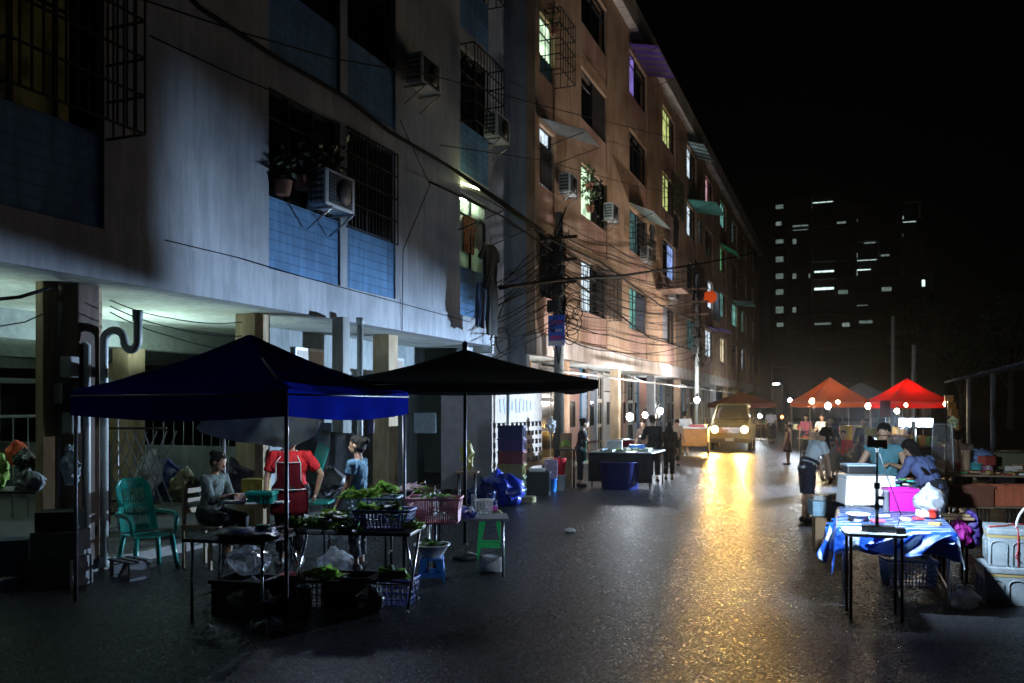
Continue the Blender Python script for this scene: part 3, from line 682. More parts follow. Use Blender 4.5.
# ---------------------------------------------------------------- utility poles and cables
CAB = mat('black_cable', (.006,.006,.007), .8, spec=.1)
def upole(px, s, zt, label, r=.15):
    p = W(px, s); t = thing('utility_pole', label, 'pole', p)
    m = MB(); m.tube([(0,0,0),(0,0,zt)], [r, r*.75], 12); m.build('pole', mat('pole_concrete', (.34,.36,.34), .85, var=.3, scale=4), t)
    rnd = random.Random(int(px)); m = MB()
    for i in range(44):
        z = rnd.uniform(3.9, zt-.6); q = [V((rnd.gauss(0,.12), rnd.gauss(0,.13), z+rnd.gauss(0,.45))) for _ in range(5)]; m.tube([(0,0,z+.3)]+q+[q[0]], .014, 5)
    for i in range(9):
        z = rnd.uniform(3.8, 4.8); c = V((rnd.uniform(.1,.5), rnd.uniform(-.1,.4), z)); rr = rnd.uniform(.12,.25); m.tube([c+V((math.cos(a)*rr, math.sin(a)*rr*.7, math.sin(a)*rr*1.2)) for a in [k*.4 for k in range(16)]], .012, 5, closed=True)
    m.build('cable_tangle', CAB, t)
    m = MB()
    for z in (zt-.7, zt-1.3, zt-1.9): m.obox((0,-.1,z),(1.1,.09,.09)); 
    m.build('crossarm', RUST, t)
    for q in range(4): MB().obox((-.1+.15*(q%2), -.25, 4.6+.42*q), (.26,.2,.32), bev=.02).build('junction_box', mat('junction_black', (.02,.02,.022), .5), t)
    return t
up1 = upole(559, 37, 7.15, 'concrete utility pole smothered in cable tangles and carrying a blue sign'); UP1 = W(559, 37)
upole(697, 21, 8.2, 'thin utility pole farther along the peach block with tangled cables', .11)
# the blue sign
t = thing('pole_sign', 'small blue sign with red lettering and white foot strapped to the utility pole', 'sign', (UP1.x+.02, UP1.y-.28, Z(346, 37.5)))
MB().obox((0,0,.42),(.46,.03,.82),bev=.008).build('board', mat('sign_blue', (.06,.17,.8), .4), t)
MB().obox((0,-.019,.08),(.44,.006,.13)).build('white_strip', mat('sign_white', (.7,.7,.75), .4), t)
m = MB(); rnd = random.Random(3)
for z in (.66,.6,.25,.2):
    for k in range(7): m.obox((-.15+.052*k, -.019, z+rnd.uniform(-.008,.008)), (.034,.006,rnd.choice((.03,.045,.05))), ry=rnd.uniform(-.2,.2))
m.build('lettering', mat('sign_red', (.75,.04,.06), .5), t)
m = MB(); m.obox((-.1,-.019,.42),(.12,.006,.1)); m.build('mark', mat('sign_navy', (.01,.015,.1), .5), t)
m = MB()
for k in range(4): m.obox((.0+.05*k,-.019,.42),(.032,.006,.07))
m.build('lettering', MC['sign_white'], t)
def cable(pts, r, label, X=-6.9, group='cables strung along the facades', sag=0.):
    P_ = [PX(px, py, X) if not isinstance(px, V) else px for px, py in pts]; out = []
    for a, c in zip(P_, P_[1:]):
        for k in range(8): t = k/8; out.append(a.lerp(c, t) - V((0,0,4*t*(1-t)*sag*(a-c).length)))
    out.append(P_[-1]); return tag(MB().tube(out, r, 6).build('cable', CAB), label, 'cable', group)
cable([(120,-70),(200,8),(280,60),(345,97),(390,132),(450,167),(545,235)], .03, 'thickest black cable slanting down the grey block to the utility pole')
cable([(120,-8),(240,32),(330,58),(430,75),(540,105),(680,140),(730,150)], .012, 'thin cable crossing high over the upper windows of both blocks')
cable([(150,36),(240,78),(275,92)], .01, 'short thin cable at the shadowed upper left of the grey block', XF+.15)
cable([(165,240),(240,258),(300,276),(470,322)], .008, 'thin wire tacked along the lower grey wall above the slab', XF+.06)
cable([(400,120),(430,185),(403,250),(402,330)], .008, 'thin wire dropping vertically between the blue panel and plain wall', XF+.06)
cable([(440,145),(540,160),(640,187),(735,205)], .01, 'thin cable crossing under the second row of windows')
cable([(548,262),(600,300),(650,338),(700,352)], .03, 'dark cable sagging deepest between the utility poles', -7.15)
cable([(455,170),(500,200),(545,232)], .03, 'second thick cable entering the pole top from the grey block'); cable([(430,182),(500,215),(552,250)], .02, 'thin dark cable below the two thick ones at the pole top')
cable([(500,288),(560,280),(620,276),(700,264),(760,252)], .045, 'heavy sagging cable bundle running right from the utility pole')
cable([(540,235),(600,262),(660,305),(720,330)], .025, 'dark cable falling from the pole top along the peach wall')
rnd = random.Random(11)
for k in range(15): cable([(558, 228+k*7+rnd.uniform(-4,4)), (525, 258+k*6+rnd.uniform(-6,6)), (492, 285+k*5+rnd.uniform(-8,8))], .012, 'black cable fanning from the utility pole to the end of the grey block', -7.2+.1*rnd.random(), 'cables fanning left from the pole', .02)
for k in range(26): cable([(562, 225+k*4.6+rnd.uniform(-4,4)), (610, 246+k*4.2+rnd.uniform(-5,5)), (697, 270+k*3.2+rnd.uniform(-12,12))], rnd.choice((.008,.011,.016)), 'black cable slung between the two utility poles', -7.1+.2*rnd.random(), 'cables slung between the poles', .02)
for k in range(3): cable([(110,300+k*6),(170,318+k*9),(242,322+k*14)], .007, 'thin wire drooping under the lit soffit', -8.0+.1*k, 'wires under the lit soffit', .03)
cable([(-10,300),(20,297),(50,288)], .02, 'twisted black cable entering at the left edge below the slab', -8.2)
cable([(-5,327),(25,322),(45,313)], .007, 'thin wire at the left edge across the peach pillars', -8.2)
cable([(490,340),(505,300),(535,290),(558,262)], .014, 'looping cable hanging beside the white slab fin', -7.2)
c0 = PX(503, 341, -7.3); tag(MB().tube([c0+V((0, math.cos(a)*.42, math.sin(a)*.3)) for a in [k*.42 for k in range(15)]], .015, 6, closed=True).build('cable_coil', CAB), 'coil of spare black cable hung beside the slab fin', 'cable coil')

# ---------------------------------------------------------------- air conditioners, laundry, plants on the facades
def aircon(px, py, X, label, rz=0., bracket=True):
    Y, s = onX(px, X); t = thing('air_conditioner', label, 'air conditioner', (X+.25, Y, Z(py, s)), rz, 'air conditioners on the facades')
    MB().obox((0,0,.28),(.32,.82,.56),bev=.025).build('casing', WHITEP, t)
    g = MB()
    for k in range(9): g.obox((.168,0,.06+.055*k),(.012,.62,.012))
    for k in range(12): g.obox((.168,-.3+.055*k,.28),(.012,.01,.46))
    for k in range(5): g.obox((-.0,-.416,.1+.09*k),(.26,.012,.045))
    for k in range(3): g.obox((-.09+.09*k,-.416,.28),(.012,.014,.45))
    g.build('grille', mat('grille_grey', (.1,.11,.11), .5), t)
    m = MB(); m.lathe([(.2,0),(.2,.02),(.05,.03)], (0,0,0), 20); m.xf(Matrix.Translation((.155,.08,.28)) @ Matrix.Rotation(PI/2,4,'Y')); m.build('fan', IRON, t)
    if bracket:
        for y in (-.3,.3): m = MB(); m.obox((-.02,y,-.02),(.46,.04,.03)); m.tube([(-.24,y,-.32),(.18,y,-.04)], .014, 6); m.build('bracket', STEEL, t)
    return t
aircon(318, 212, XF, 'pale air conditioner on a bracket below the large dark near window'); aircon(412, 92, XF, 'air conditioner high on the grey block by a blue panel'); aircon(487, 143, XF, 'air conditioner under the dark window near the end of the grey block')
aircon(560, 196, XF, 'air conditioner on the peach block beside its first edge'); aircon(604, 222, XF, 'air conditioner below the green-lit window with plants'); aircon(640, 262, XF, 'air conditioner between striped awning and teal window'); aircon(668, 300, XF, 'air conditioner beside the brown window hood')
CLN = mat('black_cloth', (.015,.017,.016), .9, var=.3, scale=10); 
def garment(px, py, X, w, h, kind, label, m_):
    Y, s = onX(px, X); t = thing('hanging_garment', label, 'laundry', (X, Y, Z(py, s)), 0, 'laundry hung out on the facades')
    m = MB()
    if kind == 'shirt':
        pr = [(-.12,0),(-.28,-.06),(-.42,-.3),(-.3,-.36),(-.26,-.24),(-.25,-1),(.25,-1),(.26,-.24),(.3,-.36),(.42,-.3),(.28,-.06),(.12,0)]
    else: pr = [(-.22,0),(-.27,-1),(-.05,-1),(0,-.3),(.05,-1),(.27,-1),(.22,0)]
    a = [m.bm.verts.new((.03, x*w*2, z*h)) for x, z in pr]; b_ = [m.bm.verts.new((-.03, x*w*2, z*h)) for x, z in pr]; m._f(a); m._f(list(reversed(b_)))
    for i in range(len(pr)): m._f([a[i], b_[i], b_[(i+1)%len(pr)], a[(i+1)%len(pr)]])
    bmesh.ops.triangulate(m.bm, faces=m.bm.faces[:]); bmesh.ops.subdivide_edges(m.bm, edges=m.bm.edges[:], cuts=2); m.jitter(.06, 4, len(label)); m.build('cloth', m_, t)
    m = MB(); m.tube([(0,-w*.5,-.04),(0,0,.06),(0,w*.5,-.04)], .008, 5); m.tube([(0,0,.06),(.02,0,.16)], .006, 5); m.build('hanger', STEEL, t)
garment(490, 245, -7.0, .62, .95, 'shirt', 'black shirt hanging outside the lit corner window', CLN)
garment(492, 284, -6.95, .5, 1.1, 'trousers', 'dark trousers hanging below the black shirt', mat('dark_trouser_cloth', (.035,.04,.038), .9)); garment(480, 283, -7.1, .4, .9, 'trousers', 'navy trousers hanging against the blue panel of the lit corner', mat('navy_cloth', (.03,.05,.1), .9))
garment(468, 217, -7.75, .5, .8, 'shirt', 'red and yellow printed shirt inside the lit corner window', mat('print_cloth', (.5,.2,.08), .8, var=.9, scale=20)); garment(464, 222, -7.8, .45, .7, 'shirt', 'dark shirt at the near side of the lit corner window', mat('dark_print', (.05,.05,.07), .9)); garment(474, 215, -7.85, .45, .75, 'shirt', 'orange shirt between the printed and black shirts', mat('orange_cloth', (.55,.22,.06), .8, var=.5, scale=15))
garment(652, 225, -7.3, .6, .9, 'shirt', 'dark shirt drying below the striped awning', CLN); garment(676, 215, -7.2, .8, 1.5, 'shirt', 'large dark cloth drying beside the teal awning', CLN); garment(700, 222, -7.2, .7, 1.1, 'shirt', 'grey shirt drying on the far upper balcony', mat('grey_cloth', (.12,.12,.13), .9))
def plant(px, py, X, label, n=60, r=.35, cols_=None):
    Y, s = onX(px, X); t = thing('potted_plant', label, 'plant', (X, Y, Z(py, s)), 0, 'plants on the window ledges'); rnd = random.Random(px)
    MB().lathe([(.1,0),(.14,.2),(.15,.2)], (0,0,0), 12).build('pot', mat('terracotta', (.3,.12,.07), .8), t)
    m = MB(); st = MB()
    for i in range(n):
        a = rnd.random()*6.28; p = V((math.cos(a)*r*rnd.random(), math.sin(a)*r*rnd.random()*1.3, .2+rnd.random()*r*2)); u = V((rnd.gauss(0,1),rnd.gauss(0,1),rnd.gauss(0,.6))).normalized()*.09; w_ = u.orthogonal().normalized()*.035
        m.mi = rnd.randrange(3); m.quad(p-u, p+w_, p+u, p-w_)
        if i % 8 == 0: st.tube([(0,0,.15), p*.6+V((0,0,.08)), p], .007, 4)
    m.build('foliage', cols_ or LEAF, t); st.build('stem', BARK, t)
LFB = [mat('leaf_bright', (.1,.2,.04), .5), LEAF[0], LEAF[1]]
plant(590, 212, -7.5, 'leafy plant in front of the green-lit window, lower one', 90, .4, LFB); plant(589, 190, -7.5, 'trailing plant hung in the green-lit window, upper one', 50, .28, LFB); plant(283, 195, -7.55, 'straggly plant on the sill of the large dark near window', 50, .22); plant(302, 190, -7.5, 'tangled plant beside the pale air conditioner', 50, .22); plant(330, 190, -7.5, 'yellowish plant at the far end of the large dark near window', 60, .35, LFB); plant(553, 35, -7.3, 'plant on the caged ledge of the high lit window', 50, .3, LFB)
Y, s = onX(710, -7.0); t = thing('lantern', 'round orange paper lantern hanging from the far peach facade', 'lantern', (-7.0, Y, Z(297, s)))
m = MB(); m.lathe([(.08,-.33),(.2,-.3),(.34,-.17),(.38,0),(.34,.17),(.2,.3),(.08,.33)], (0,0,0), 20); m.build('shade', mat('orange_paper', (.75,.14,.03), .6, trans=.4, emit=(1,.16,.03), es=.45), t)
m = MB(); m.tube([(0,0,.33),(-.2,0,.8),(-.6,0,.9)], .012, 5); m.build('cord', CAB, t)
m = MB(); Y0, _ = onX(713, -7.3); m.surf(lambda u, v: V((-7.3+.05*math.sin(u*25), Y0+u*3.4, Z(315,17.5)+v*1.75)), 40, 4); tag(m.solid(.01).build('hanging_sheet', mat('pale_sheet', (.55,.6,.66), .8, trans=.2)), 'pale sheet hung to dry beside the orange lantern', 'laundry')
m = MB(); m.obox((XF+.55,onX(660,XF)[0],Z(285,24)),(1.1,1.8,.05)); m.obox((XF+.3,onX(660,XF)[0],Z(279,24)),(.5,1.6,.04),ry=.4); tag(m.build('window_hood', mat('brown_hood', (.2,.12,.08), .7, var=.3)), 'brown hood shelf jutting above the lower far windows', 'window hood')
# ================================================================== PROPS
WOOD = mat('wood', (.3,.2,.11), .6, var=.35, scale=9, bump=.2); BLK = mat('black_plastic', (.012,.012,.013), .4); BLKM = mat('black_metal', (.02,.02,.022), .4, .7); CHROME = mat('chrome_leg', (.5,.5,.52), .22, 1.)
def table(label, loc, w, d, h, rz=0., top=None, legm=BLKM, style='straight', tname='folding_table', thick=.03, rnd_=.0, inset=.06):
    t = thing(tname, label, 'table', loc, rz); m = MB()
    if rnd_:
        poly = []
        for cx, cy, a0 in ((w/2-rnd_,d/2-rnd_,0),(-w/2+rnd_,d/2-rnd_,90),(-w/2+rnd_,-d/2+rnd_,180),(w/2-rnd_,-d/2+rnd_,270)):
            for k in range(6): a = R(a0+k*18); poly.append((cx+math.cos(a)*rnd_, cy+math.sin(a)*rnd_))
        m.prism(poly, h-thick, h)
    else: m.obox((0,0,h-thick/2),(w,d,thick),bev=.006)
    m.build('tabletop', top or WOOD, t); hz = h-thick
    for sx in (-1, 1):
        x = sx*(w/2-inset)
        if style == 'straight':
            for sy in (-1, 1): y = sy*(d/2-inset); MB().tube([(x,y,0),(x,y,hz)], .014, 8).build('leg', legm, t)
            m = MB(); m.tube([(x,-d/2+inset,hz-.02),(x,-d/2+inset,hz*.3),(x,d/2-inset,hz*.3),(x,d/2-inset,hz-.02)], .01, 6); m.build('stretcher', legm, t)
        else:
            for sy in (-1, 1): MB().tube([(x-.02*sy,sy*(d/2-.03),0),(x-.02*sy,-sy*(d/2-.1),hz)], .013, 8).build('leg', legm, t)
            m = MB(); 
            for sy in (-1,1): m.ell((x-.02*sy,sy*(d/2-.03),.012), (.02,.02,.016))
            m.build('foot_cap', mat('grey_cap', (.4,.4,.4), .5), t)
    if style != 'straight':
        m = MB(); m.tube([(-w/2+inset,-d*.2,hz*.32),(w/2-inset,-d*.2,hz*.32)], .009, 6); m.build('stretcher', legm, t)
    return t
def basket(label, loc, w, d, h, m_, rz=0., taper=.9, n=9, group=None, cat='basket', rows=4):
    t = thing('basket', label, cat, loc, rz, group); m = MB(); b = .006
    def P(u, v, z): k = taper+(1-taper)*z/h; return V((u*w/2*k, v*d/2*k, z))
    m.prism([(x*w/2*taper, y*d/2*taper) for x, y in ((-1,-1),(1,-1),(1,1),(-1,1))], 0, .008)
    nd = max(3, int(n*d/w))
    for i in range(n+1):
        u = -1+2*i/n
        for v in (-1, 1): m.tube([P(u,v,0),P(u,v,h)], b, 4)
    for i in range(1, nd):
        v = -1+2*i/nd
        for u in (-1, 1): m.tube([P(u,v,0),P(u,v,h)], b, 4)
    for k in range(rows):
        z = h*k/rows; m.tube([P(-1,-1,z),P(1,-1,z),P(1,1,z),P(-1,1,z)], b*.9, 4, closed=True)
    m.build('lattice', m_, t)
    m = MB(); m.tube([P(-1.02,-1.02,h),P(1.02,-1.02,h),P(1.02,1.02,h),P(-1.02,1.02,h)], .013, 6, closed=True); m.build('rim', m_, t); return t
def crate(label, loc, w, d, h, m_, rz=0., group=None, solidw=True):
    t = thing('crate', label, 'crate', loc, rz, group); m = MB(); th = .02
    m.box(-w/2,w/2,-d/2,d/2,0,th)
    for x0,x1,y0,y1 in ((-w/2,w/2,-d/2,-d/2+th),(-w/2,w/2,d/2-th,d/2),(-w/2,-w/2+th,-d/2+th,d/2-th),(w/2-th,w/2,-d/2+th,d/2-th)): m.box(x0,x1,y0,y1,th,h)
    for k in range(6):
        x = -w/2+w*(k+.5)/6; m.obox((x,-d/2-.006,h*.5),(.018,.012,h*.8)); m.obox((x,d/2+.006,h*.5),(.018,.012,h*.8))
    for k in range(4):
        y = -d/2+d*(k+.5)/4; m.obox((-w/2-.006,y,h*.5),(.012,.018,h*.8)); m.obox((w/2+.006,y,h*.5),(.012,.018,h*.8))
    m.build('shell', m_, t)
    m = MB(); m.obox((0,-d/2-.01,h-.02),(w+.04,.024,.035)); m.obox((0,d/2+.01,h-.02),(w+.04,.024,.035)); m.obox((-w/2-.01,0,h-.02),(.024,d-.005,.035)); m.obox((w/2+.01,0,h-.02),(.024,d-.005,.035)); m.build('rim', m_, t); return t
FILM = film('clear_bag', (.4,.44,.48), .3); FILMW = film('white_bag', (.5,.53,.58), .55)
def bag(label, loc, r, m_=None, seed=1, handles=True, group=None, rz=0.):
    t = thing('plastic_bag', label, 'bag', loc, rz, group); m = MB(); m.ell((0,0,r[2]), (r[0], r[1], r[2]), n=44, m=28)
    for v in m.bm.verts:
        p = v.co*(5/max(r)*.35)+V((seed*3.7,0,0)); d = V((mn.noise(p), mn.noise(p+V((5,1,2))), mn.noise(p+V((2,7,3))))) ; v.co += d*max(r)*.32 + V((mn.noise(p*3.1),mn.noise(p*3.1+V((4,4,4))),mn.noise(p*3.1+V((1,8,3)))))*max(r)*.13 + v.normal*0 + V((mn.noise(p*7.3),mn.noise(p*7.3+V((4,4,4))),mn.noise(p*7.3+V((1,8,3)))))*max(r)*.06
        if v.co.z > r[2]*1.3: k = 1-.55*min(1,(v.co.z-r[2]*1.3)/(r[2]*.7)); v.co.x *= k; v.co.y *= k
        v.co.z = max(.003, v.co.z)
    m.build('film', m_ or FILMW, t)
    if handles:
        m = MB()
        for sx in (-1, 1):
            c = V((sx*r[0]*.3, 0, r[2]*1.7)); m.tube([c+V((sx*r[0]*.25*math.sin(a), .02*math.cos(a*2), r[2]*.42*(1-math.cos(a))/2*1.2)) for a in [k*PI/4 for k in range(9)]], .009, 6)
        m.build('handle', m_ or FILMW, t)
    return t
def leaves(mb, c, r, n, size, rnd, flat=.5):
    for i in range(n):
        d = V((rnd.gauss(0,1), rnd.gauss(0,1), abs(rnd.gauss(0,.8)))).normalized(); p = V(c)+V((d.x*r[0], d.y*r[1], d.z*r[2]))*rnd.uniform(.6,1.05)
        u = (d*.35+V((rnd.gauss(0,.6),rnd.gauss(0,.6),rnd.gauss(0,.35)))).normalized()*size*rnd.uniform(.6,1.2); w_ = u.cross(d+V((.01,.02,.03))).normalized()*size*rnd.uniform(.35,.6); k = d*size*.25
        mb.mi = rnd.randrange(3); v = [mb.bm.verts.new(q) for q in (p-u, p-u*.3+w_-k, p+u*.5+w_*.8-k, p+u-k*1.4, p+u*.5-w_*.8-k, p-u*.3-w_-k, p+k*.3)]
        for a in range(6): mb._f([v[a], v[(a+1)%6], v[6]], True)
VEG = [mat('veg_a', (.28,.5,.08), .5, trans=.35), mat('veg_b', (.42,.6,.16), .5, trans=.35), mat('veg_c', (.16,.34,.06), .5, trans=.3)]; VEGD = [mat('veg_d', (.1,.24,.05), .5), VEG[2], mat('veg_e', (.02,.06,.015), .5)]
PALEV = [mat('veg_pale', (.4,.5,.2), .5), VEG[1], mat('veg_white', (.6,.62,.45), .5)]
def greens(label, loc, r, n, size, ms=VEG, seed=1, name='leafy_greens', cat='vegetables', group=None, core=True):
    m = MB(); rnd = random.Random(seed); leaves(m, (0,0,0), r, n, size, rnd)
    if core: m.mi = 2; m.ell((0,0,r[2]*.4), (r[0]*.75, r[1]*.75, r[2]*.45))
    for v in m.bm.verts: v.co.z = max(.004, v.co.z)
    o = m.build(name, ms, None); o.location = loc; return tag(o, label, cat, group)
def small(name, label, cat, loc, d, m_, rz=0., group=None, bev=.008, top=1.):
    o = MB().obox((0,0,d[2]/2), d, bev=min(bev, min(d)*.3), top=top).build(name, m_, None); o.location = loc; o.rotation_euler = (0,0,rz); return tag(o, label, cat, group)
def tub(name, label, cat, loc, r0, r1, h, m_, group=None, lid=None):
    t = MB().lathe([(r0*.96,0),(r0,.01),(r1,h),(r1*1.06,h),(r1*1.06,h+.015),(r1*.94,h+.015),(r0*.9,.03)], (0,0,0), 20).build(name, m_, None); t.location = loc; tag(t, label, cat, group)
    if lid: MB().lathe([(r1*1.08,h+.017),(r1*1.08,h+.035),(.02,h+.05)], (0,0,0), 20).build('lid', lid, t)
    return t

BLB = mat('blue_basket', (.03,.05,.28), .45, var=.2)
# ------------------------------------------------------------------ left: blue canopy
BLUE = mat('blue_canopy_cloth', (.006,.014,.23), .6, var=.3, scale=2, trans=.004); GREYP = mat('grey_tube', (.16,.16,.17), .45, .6)
def canopy(name, label, x0, x1, y0, y1, ze, zp, val, m_, polem, sag=.12, poles=((0,0),(1,0),(1,1),(0,1)), cat='canopy', loc=None, rz=0., group=None, thick=.012):
    cx, cy = (x0+x1)/2, (y0+y1)/2; t = thing(name, label, cat, loc or (cx,cy,0), rz, group); a, b_ = (x1-x0)/2, (y1-y0)/2
    cs = [V((-a,-b_,ze)),V((a,-b_,ze)),V((a,b_,ze)),V((-a,b_,ze))]; pk = V((0,0,zp)); m = MB()
    for i in range(4):
        A, B_ = cs[i], cs[(i+1)%4]
        m.surf(lambda u, v: (A.lerp(B_,u)).lerp(pk, v*.985) + V((0,0,.022*mn.noise(V((u*5,v*3,i*3+zp)))+.01*mn.noise(V((u*13,v*5,i*7)))))*math.sin(PI*u)*(1-v*v) - V((0,0,sag*math.sin(PI*v)*(.55+.45*math.sin(PI*u)) + .05*math.sin(PI*u)*(1-v) )), 18, 14)
    bmesh.ops.remove_doubles(m.bm, verts=m.bm.verts, dist=.002)
    top = m.build('cover', m_, t)
    for i in range(4):
        A, B_ = cs[i], cs[(i+1)%4]; n_ = ((A+B_)/2-V((0,0,ze))).normalized()
        k = MB(); k.surf(lambda u, v: A.lerp(B_,u) + n_*(.006+.012*math.sin(u*23+i)*v) - V((0,0,v*val+.05*math.sin(PI*u))), 24, 3); k.build('valance', m_, top)
    for px_, py_ in poles: MB().tube([(-a+2*a*px_+(.03-.06*px_),-b_+2*b_*py_+(.03-.06*py_),0),(-a+2*a*px_+(.03-.06*px_),-b_+2*b_*py_+(.03-.06*py_),ze)], .02, 8).build('pole', polem, t)
    k = MB()
    for i in range(4): k.tube([cs[i]-V((0,0,.04)), pk-V((0,0,.08))], .014, 6); k.tube([cs[i]-V((0,0,.05)), cs[(i+1)%4]-V((0,0,.05))], .012, 6)
    k.build('frame', polem, t); return t
canopy('market_canopy', 'low dark blue pop-up canopy over the left food stalls', -7.05, -4.52, 6.2, 8.4, 2.06, 2.66, .24, BLUE, GREYP, .1)
# dark square awning beside it
p0 = W(465, 80); DARKC = mat('black_green_cloth', (.012,.016,.016), .75, var=.3, scale=2)
t = canopy('market_umbrella', 'wide black-green canopy on one pole between the blue canopy and the utility pole', -1.42, 1.36, -1.36, 1.36, 2.2, 2.62, .09, DARKC, BLKM, .06, (), 'umbrella', (p0.x, p0.y, 0), R(28))
MB().tube([(0,0,0),(0,0,2.6)], .022, 10).build('pole', BLKM, t); m = MB(); m.lathe([(.15,0),(.16,.04),(.12,.07),(.04,.09),(.03,.2)], (0,0,0), 20); m.build('base', mat('base_black', (.02,.02,.02), .6), t); MB().ell((0,0,2.66),(.04,.04,.07)).build('finial', BLK, t)
# hanging tarpaulin under the blue canopy
A, B_ = W(203, 92, 1.83), W(322, 92, 1.83); m = MB()
m.surf(lambda u, v: A.lerp(B_, u) + V((.03*math.sin(u*19+v*3), -.05*math.sin(u*9)-.12*v, -v*(.15+.24*min(1,1.6*u)*(1-max(0,u-.8)*3.6)) - .03*math.sin(u*7))), 40, 12)
tag(m.solid(.008).build('hanging_tarpaulin', mat('grey_tarpaulin', (.2,.21,.19), .45, var=.35, scale=6)), 'crumpled grey tarpaulin slung in front of the red-shirted man', 'tarpaulin')
A, B_ = W(322, 66, 1.55), W(352, 66, 1.6); m = MB(); m.surf(lambda u, v: A.lerp(B_, u)+V((.05*math.sin(u*9),.04*math.sin(u*14+v*4),-v*1.3-.1*u)), 30, 10); tag(m.solid(.01).build('plastic_sheet', mat('grey_sheet', (.2,.21,.22), .5, var=.3)), 'grey plastic sheet draped behind the woman in the blue top', 'sheet')
# people under the canopy
BLUEPRINT = mat('blue_print_cloth', (.12,.26,.36), .8, var=.55, scale=28); GREENPRINT = mat('grey_green_print', (.10,.13,.12), .85, var=.7, scale=24); REDS = mat('red_shirt', (.62,.015,.02), .8, var=.15, scale=10); REDAP = mat('dark_red_apron', (.25,.008,.02), .75, var=.15); WT = mat('white_tape', (.75,.7,.7), .7)
DARKT = mat('dark_trousers', (.02,.02,.025), .85, var=.3, scale=12); BLACKT = mat('black_tee', (.014,.014,.017), .85, var=.3, scale=12); WHT = mat('white_shirt', (.62,.64,.66), .85, var=.1, scale=8); SHOE = mat('black_shoe', (.015,.015,.015), .5); SAND = mat('grey_sandal', (.1,.1,.1), .6)
face = lambda dx, dy: math.atan2(-dx, dy)
IR = (CT, ST); IL = (-CT, -ST)      # picture right and left on the ground
p0 = W(209, 84); seat_legs = dict(legL=((-.12,.98,-.1),(0,-.05,-1)), legR=((.12,.98,-.1),(0,-.05,-1)), hipz=.62)
person('seated woman in a patterned grey-green shirt looking down at her busy hands', p0, face(CT, ST-.35), 1.6, lean=R(10), hp=R(16), armL=((-.1,.45,-1),(.25,1,.15)), armR=((.1,.5,-1),(-.15,1,.3)), shirt=GREENPRINT, sleeve=.4, bottom=DARKT, hair='bun', shoes=SAND, vox=.0065, **seat_legs)
t = thing('wooden_chair', 'brown wooden chair holding the seated woman in the patterned shirt', 'chair', (p0.x, p0.y, 0), face(CT, ST-.35)); MB().obox((0,-.02,.42),(.42,.44,.04),bev=.01).build('seat', WOOD, t); t.scale = (1,1,1.16)
for sx in (-1,1):
    for sy in (-1,1): MB().obox((sx*.18,sy*.19-.02,.2 if sy > 0 else .44),(.035,.035,.4 if sy > 0 else .88)).build('leg', WOOD, t)
m = MB(); [m.obox((0,-.21,.58+.1*k),(.34,.02,.05)) for k in range(3)]; m.build('backrest', WOOD, t)
p0 = W(291, 83)
person('stout man in a red shirt and dark red apron with white trim', p0, face(.42,-.9), 1.64, lean=R(4), hp=R(20), hy=R(35), armR=((.28,.28,-1),(-.05,.55,-.85)), armL=((-.75,-.12,-1),(.25,.05,-1)), shirt=REDS, sleeve=.2, bottom=DARKT, hair='short', shoes=SAND, apron=(REDAP, WT), fat=1.3, vox=.0065)
p0 = W(358, 86)
person('woman in a blue printed top with black hair tied back, turned to the left', p0, face(-.95,-.15), 1.55, hp=R(6), armL=((-.12,.22,-1),(.0,.55,-1)), armR=((.15,.1,-1),(-.1,.6,-.9)), shirt=BLUEPRINT, sleeve=.13, bottom=DARKT, hair='bun', shoes=SAND, vox=.0065)
# green armchair
GRP = mat('turquoise_plastic', (.015,.33,.27), .3, spec=.6)
p0 = W(147, 85); t = thing('plastic_armchair', 'turquoise plastic high-back armchair standing empty at the left', 'chair', (p0.x, p0.y, 0), face(CT*.9+.1, ST-.75))
m = MB(); m.surf(lambda u, v: V(((u-.5)*(.46-.05*(1-v)), -.22+v*.46, .40-.03*math.sin(PI*u)*math.sin(PI*v)+.02*v*v-.03*max(0,v-.8)*5)), 12, 12); m.solid(.014); m.build('seat', GRP, t)
m = MB()
def bk(u, v): w_ = .225-.02*v-(.09*max(0,(v-.82)/.18)**2); return V(((u-.5)*2*w_, -.22-.24*v-.05*math.sin(PI*u)+.03, .42+.62*v))
for k in range(9):
    u0 = .2+.6*k/9; m.surf(lambda u, v: bk(u0+u*.042, .14+v*.66), 2, 10)
m.surf(lambda u, v: bk(u*.19, v), 3, 14); m.surf(lambda u, v: bk(.81+u*.19, v), 3, 14); m.surf(lambda u, v: bk(.19+u*.62, .8+v*.2), 12, 4); m.surf(lambda u, v: bk(.19+u*.62, v*.14), 12, 3); m.surf(lambda u, v: bk(.19+u*.62, .45+v*.06), 12, 2); m.solid(.014); m.build('backrest', GRP, t)
for sx in (-1, 1):
    m = MB(); m.tube([bk(.5+sx*.47,.38), V((sx*.27,-.2,.64)), V((sx*.285,.0,.645)), V((sx*.28,.16,.63)), V((sx*.265,.2,.58)), V((sx*.25,.2,.42))], [.02,.026,.028,.028,.026,.02], 8); m.build('armrest', GRP, t)
    for sy in (-1, 1): m = MB(); m.tube([(sx*.2,sy*.19+.01,.4),(sx*.25,sy*.25+.01,0)], [.034,.024], 6); m.build('leg', GRP, t)
# folded grey stand / crate in front of the chair
p0 = W(130, 90, .0); t = thing('low_bench', 'dull grey low slatted bench in front of the turquoise chair', 'bench', p0, R(-15)); m = MB(); [m.obox((0,-.1+.1*k,.2),(.46,.06,.02)) for k in range(3)]; m.build('seat', mat('dull_grey', (.14,.15,.17), .6, var=.3), t)
for sx in (-1,1): MB().obox((sx*.19,0,.1),(.03,.24,.19)).build('leg', MC['dull_grey'], t)
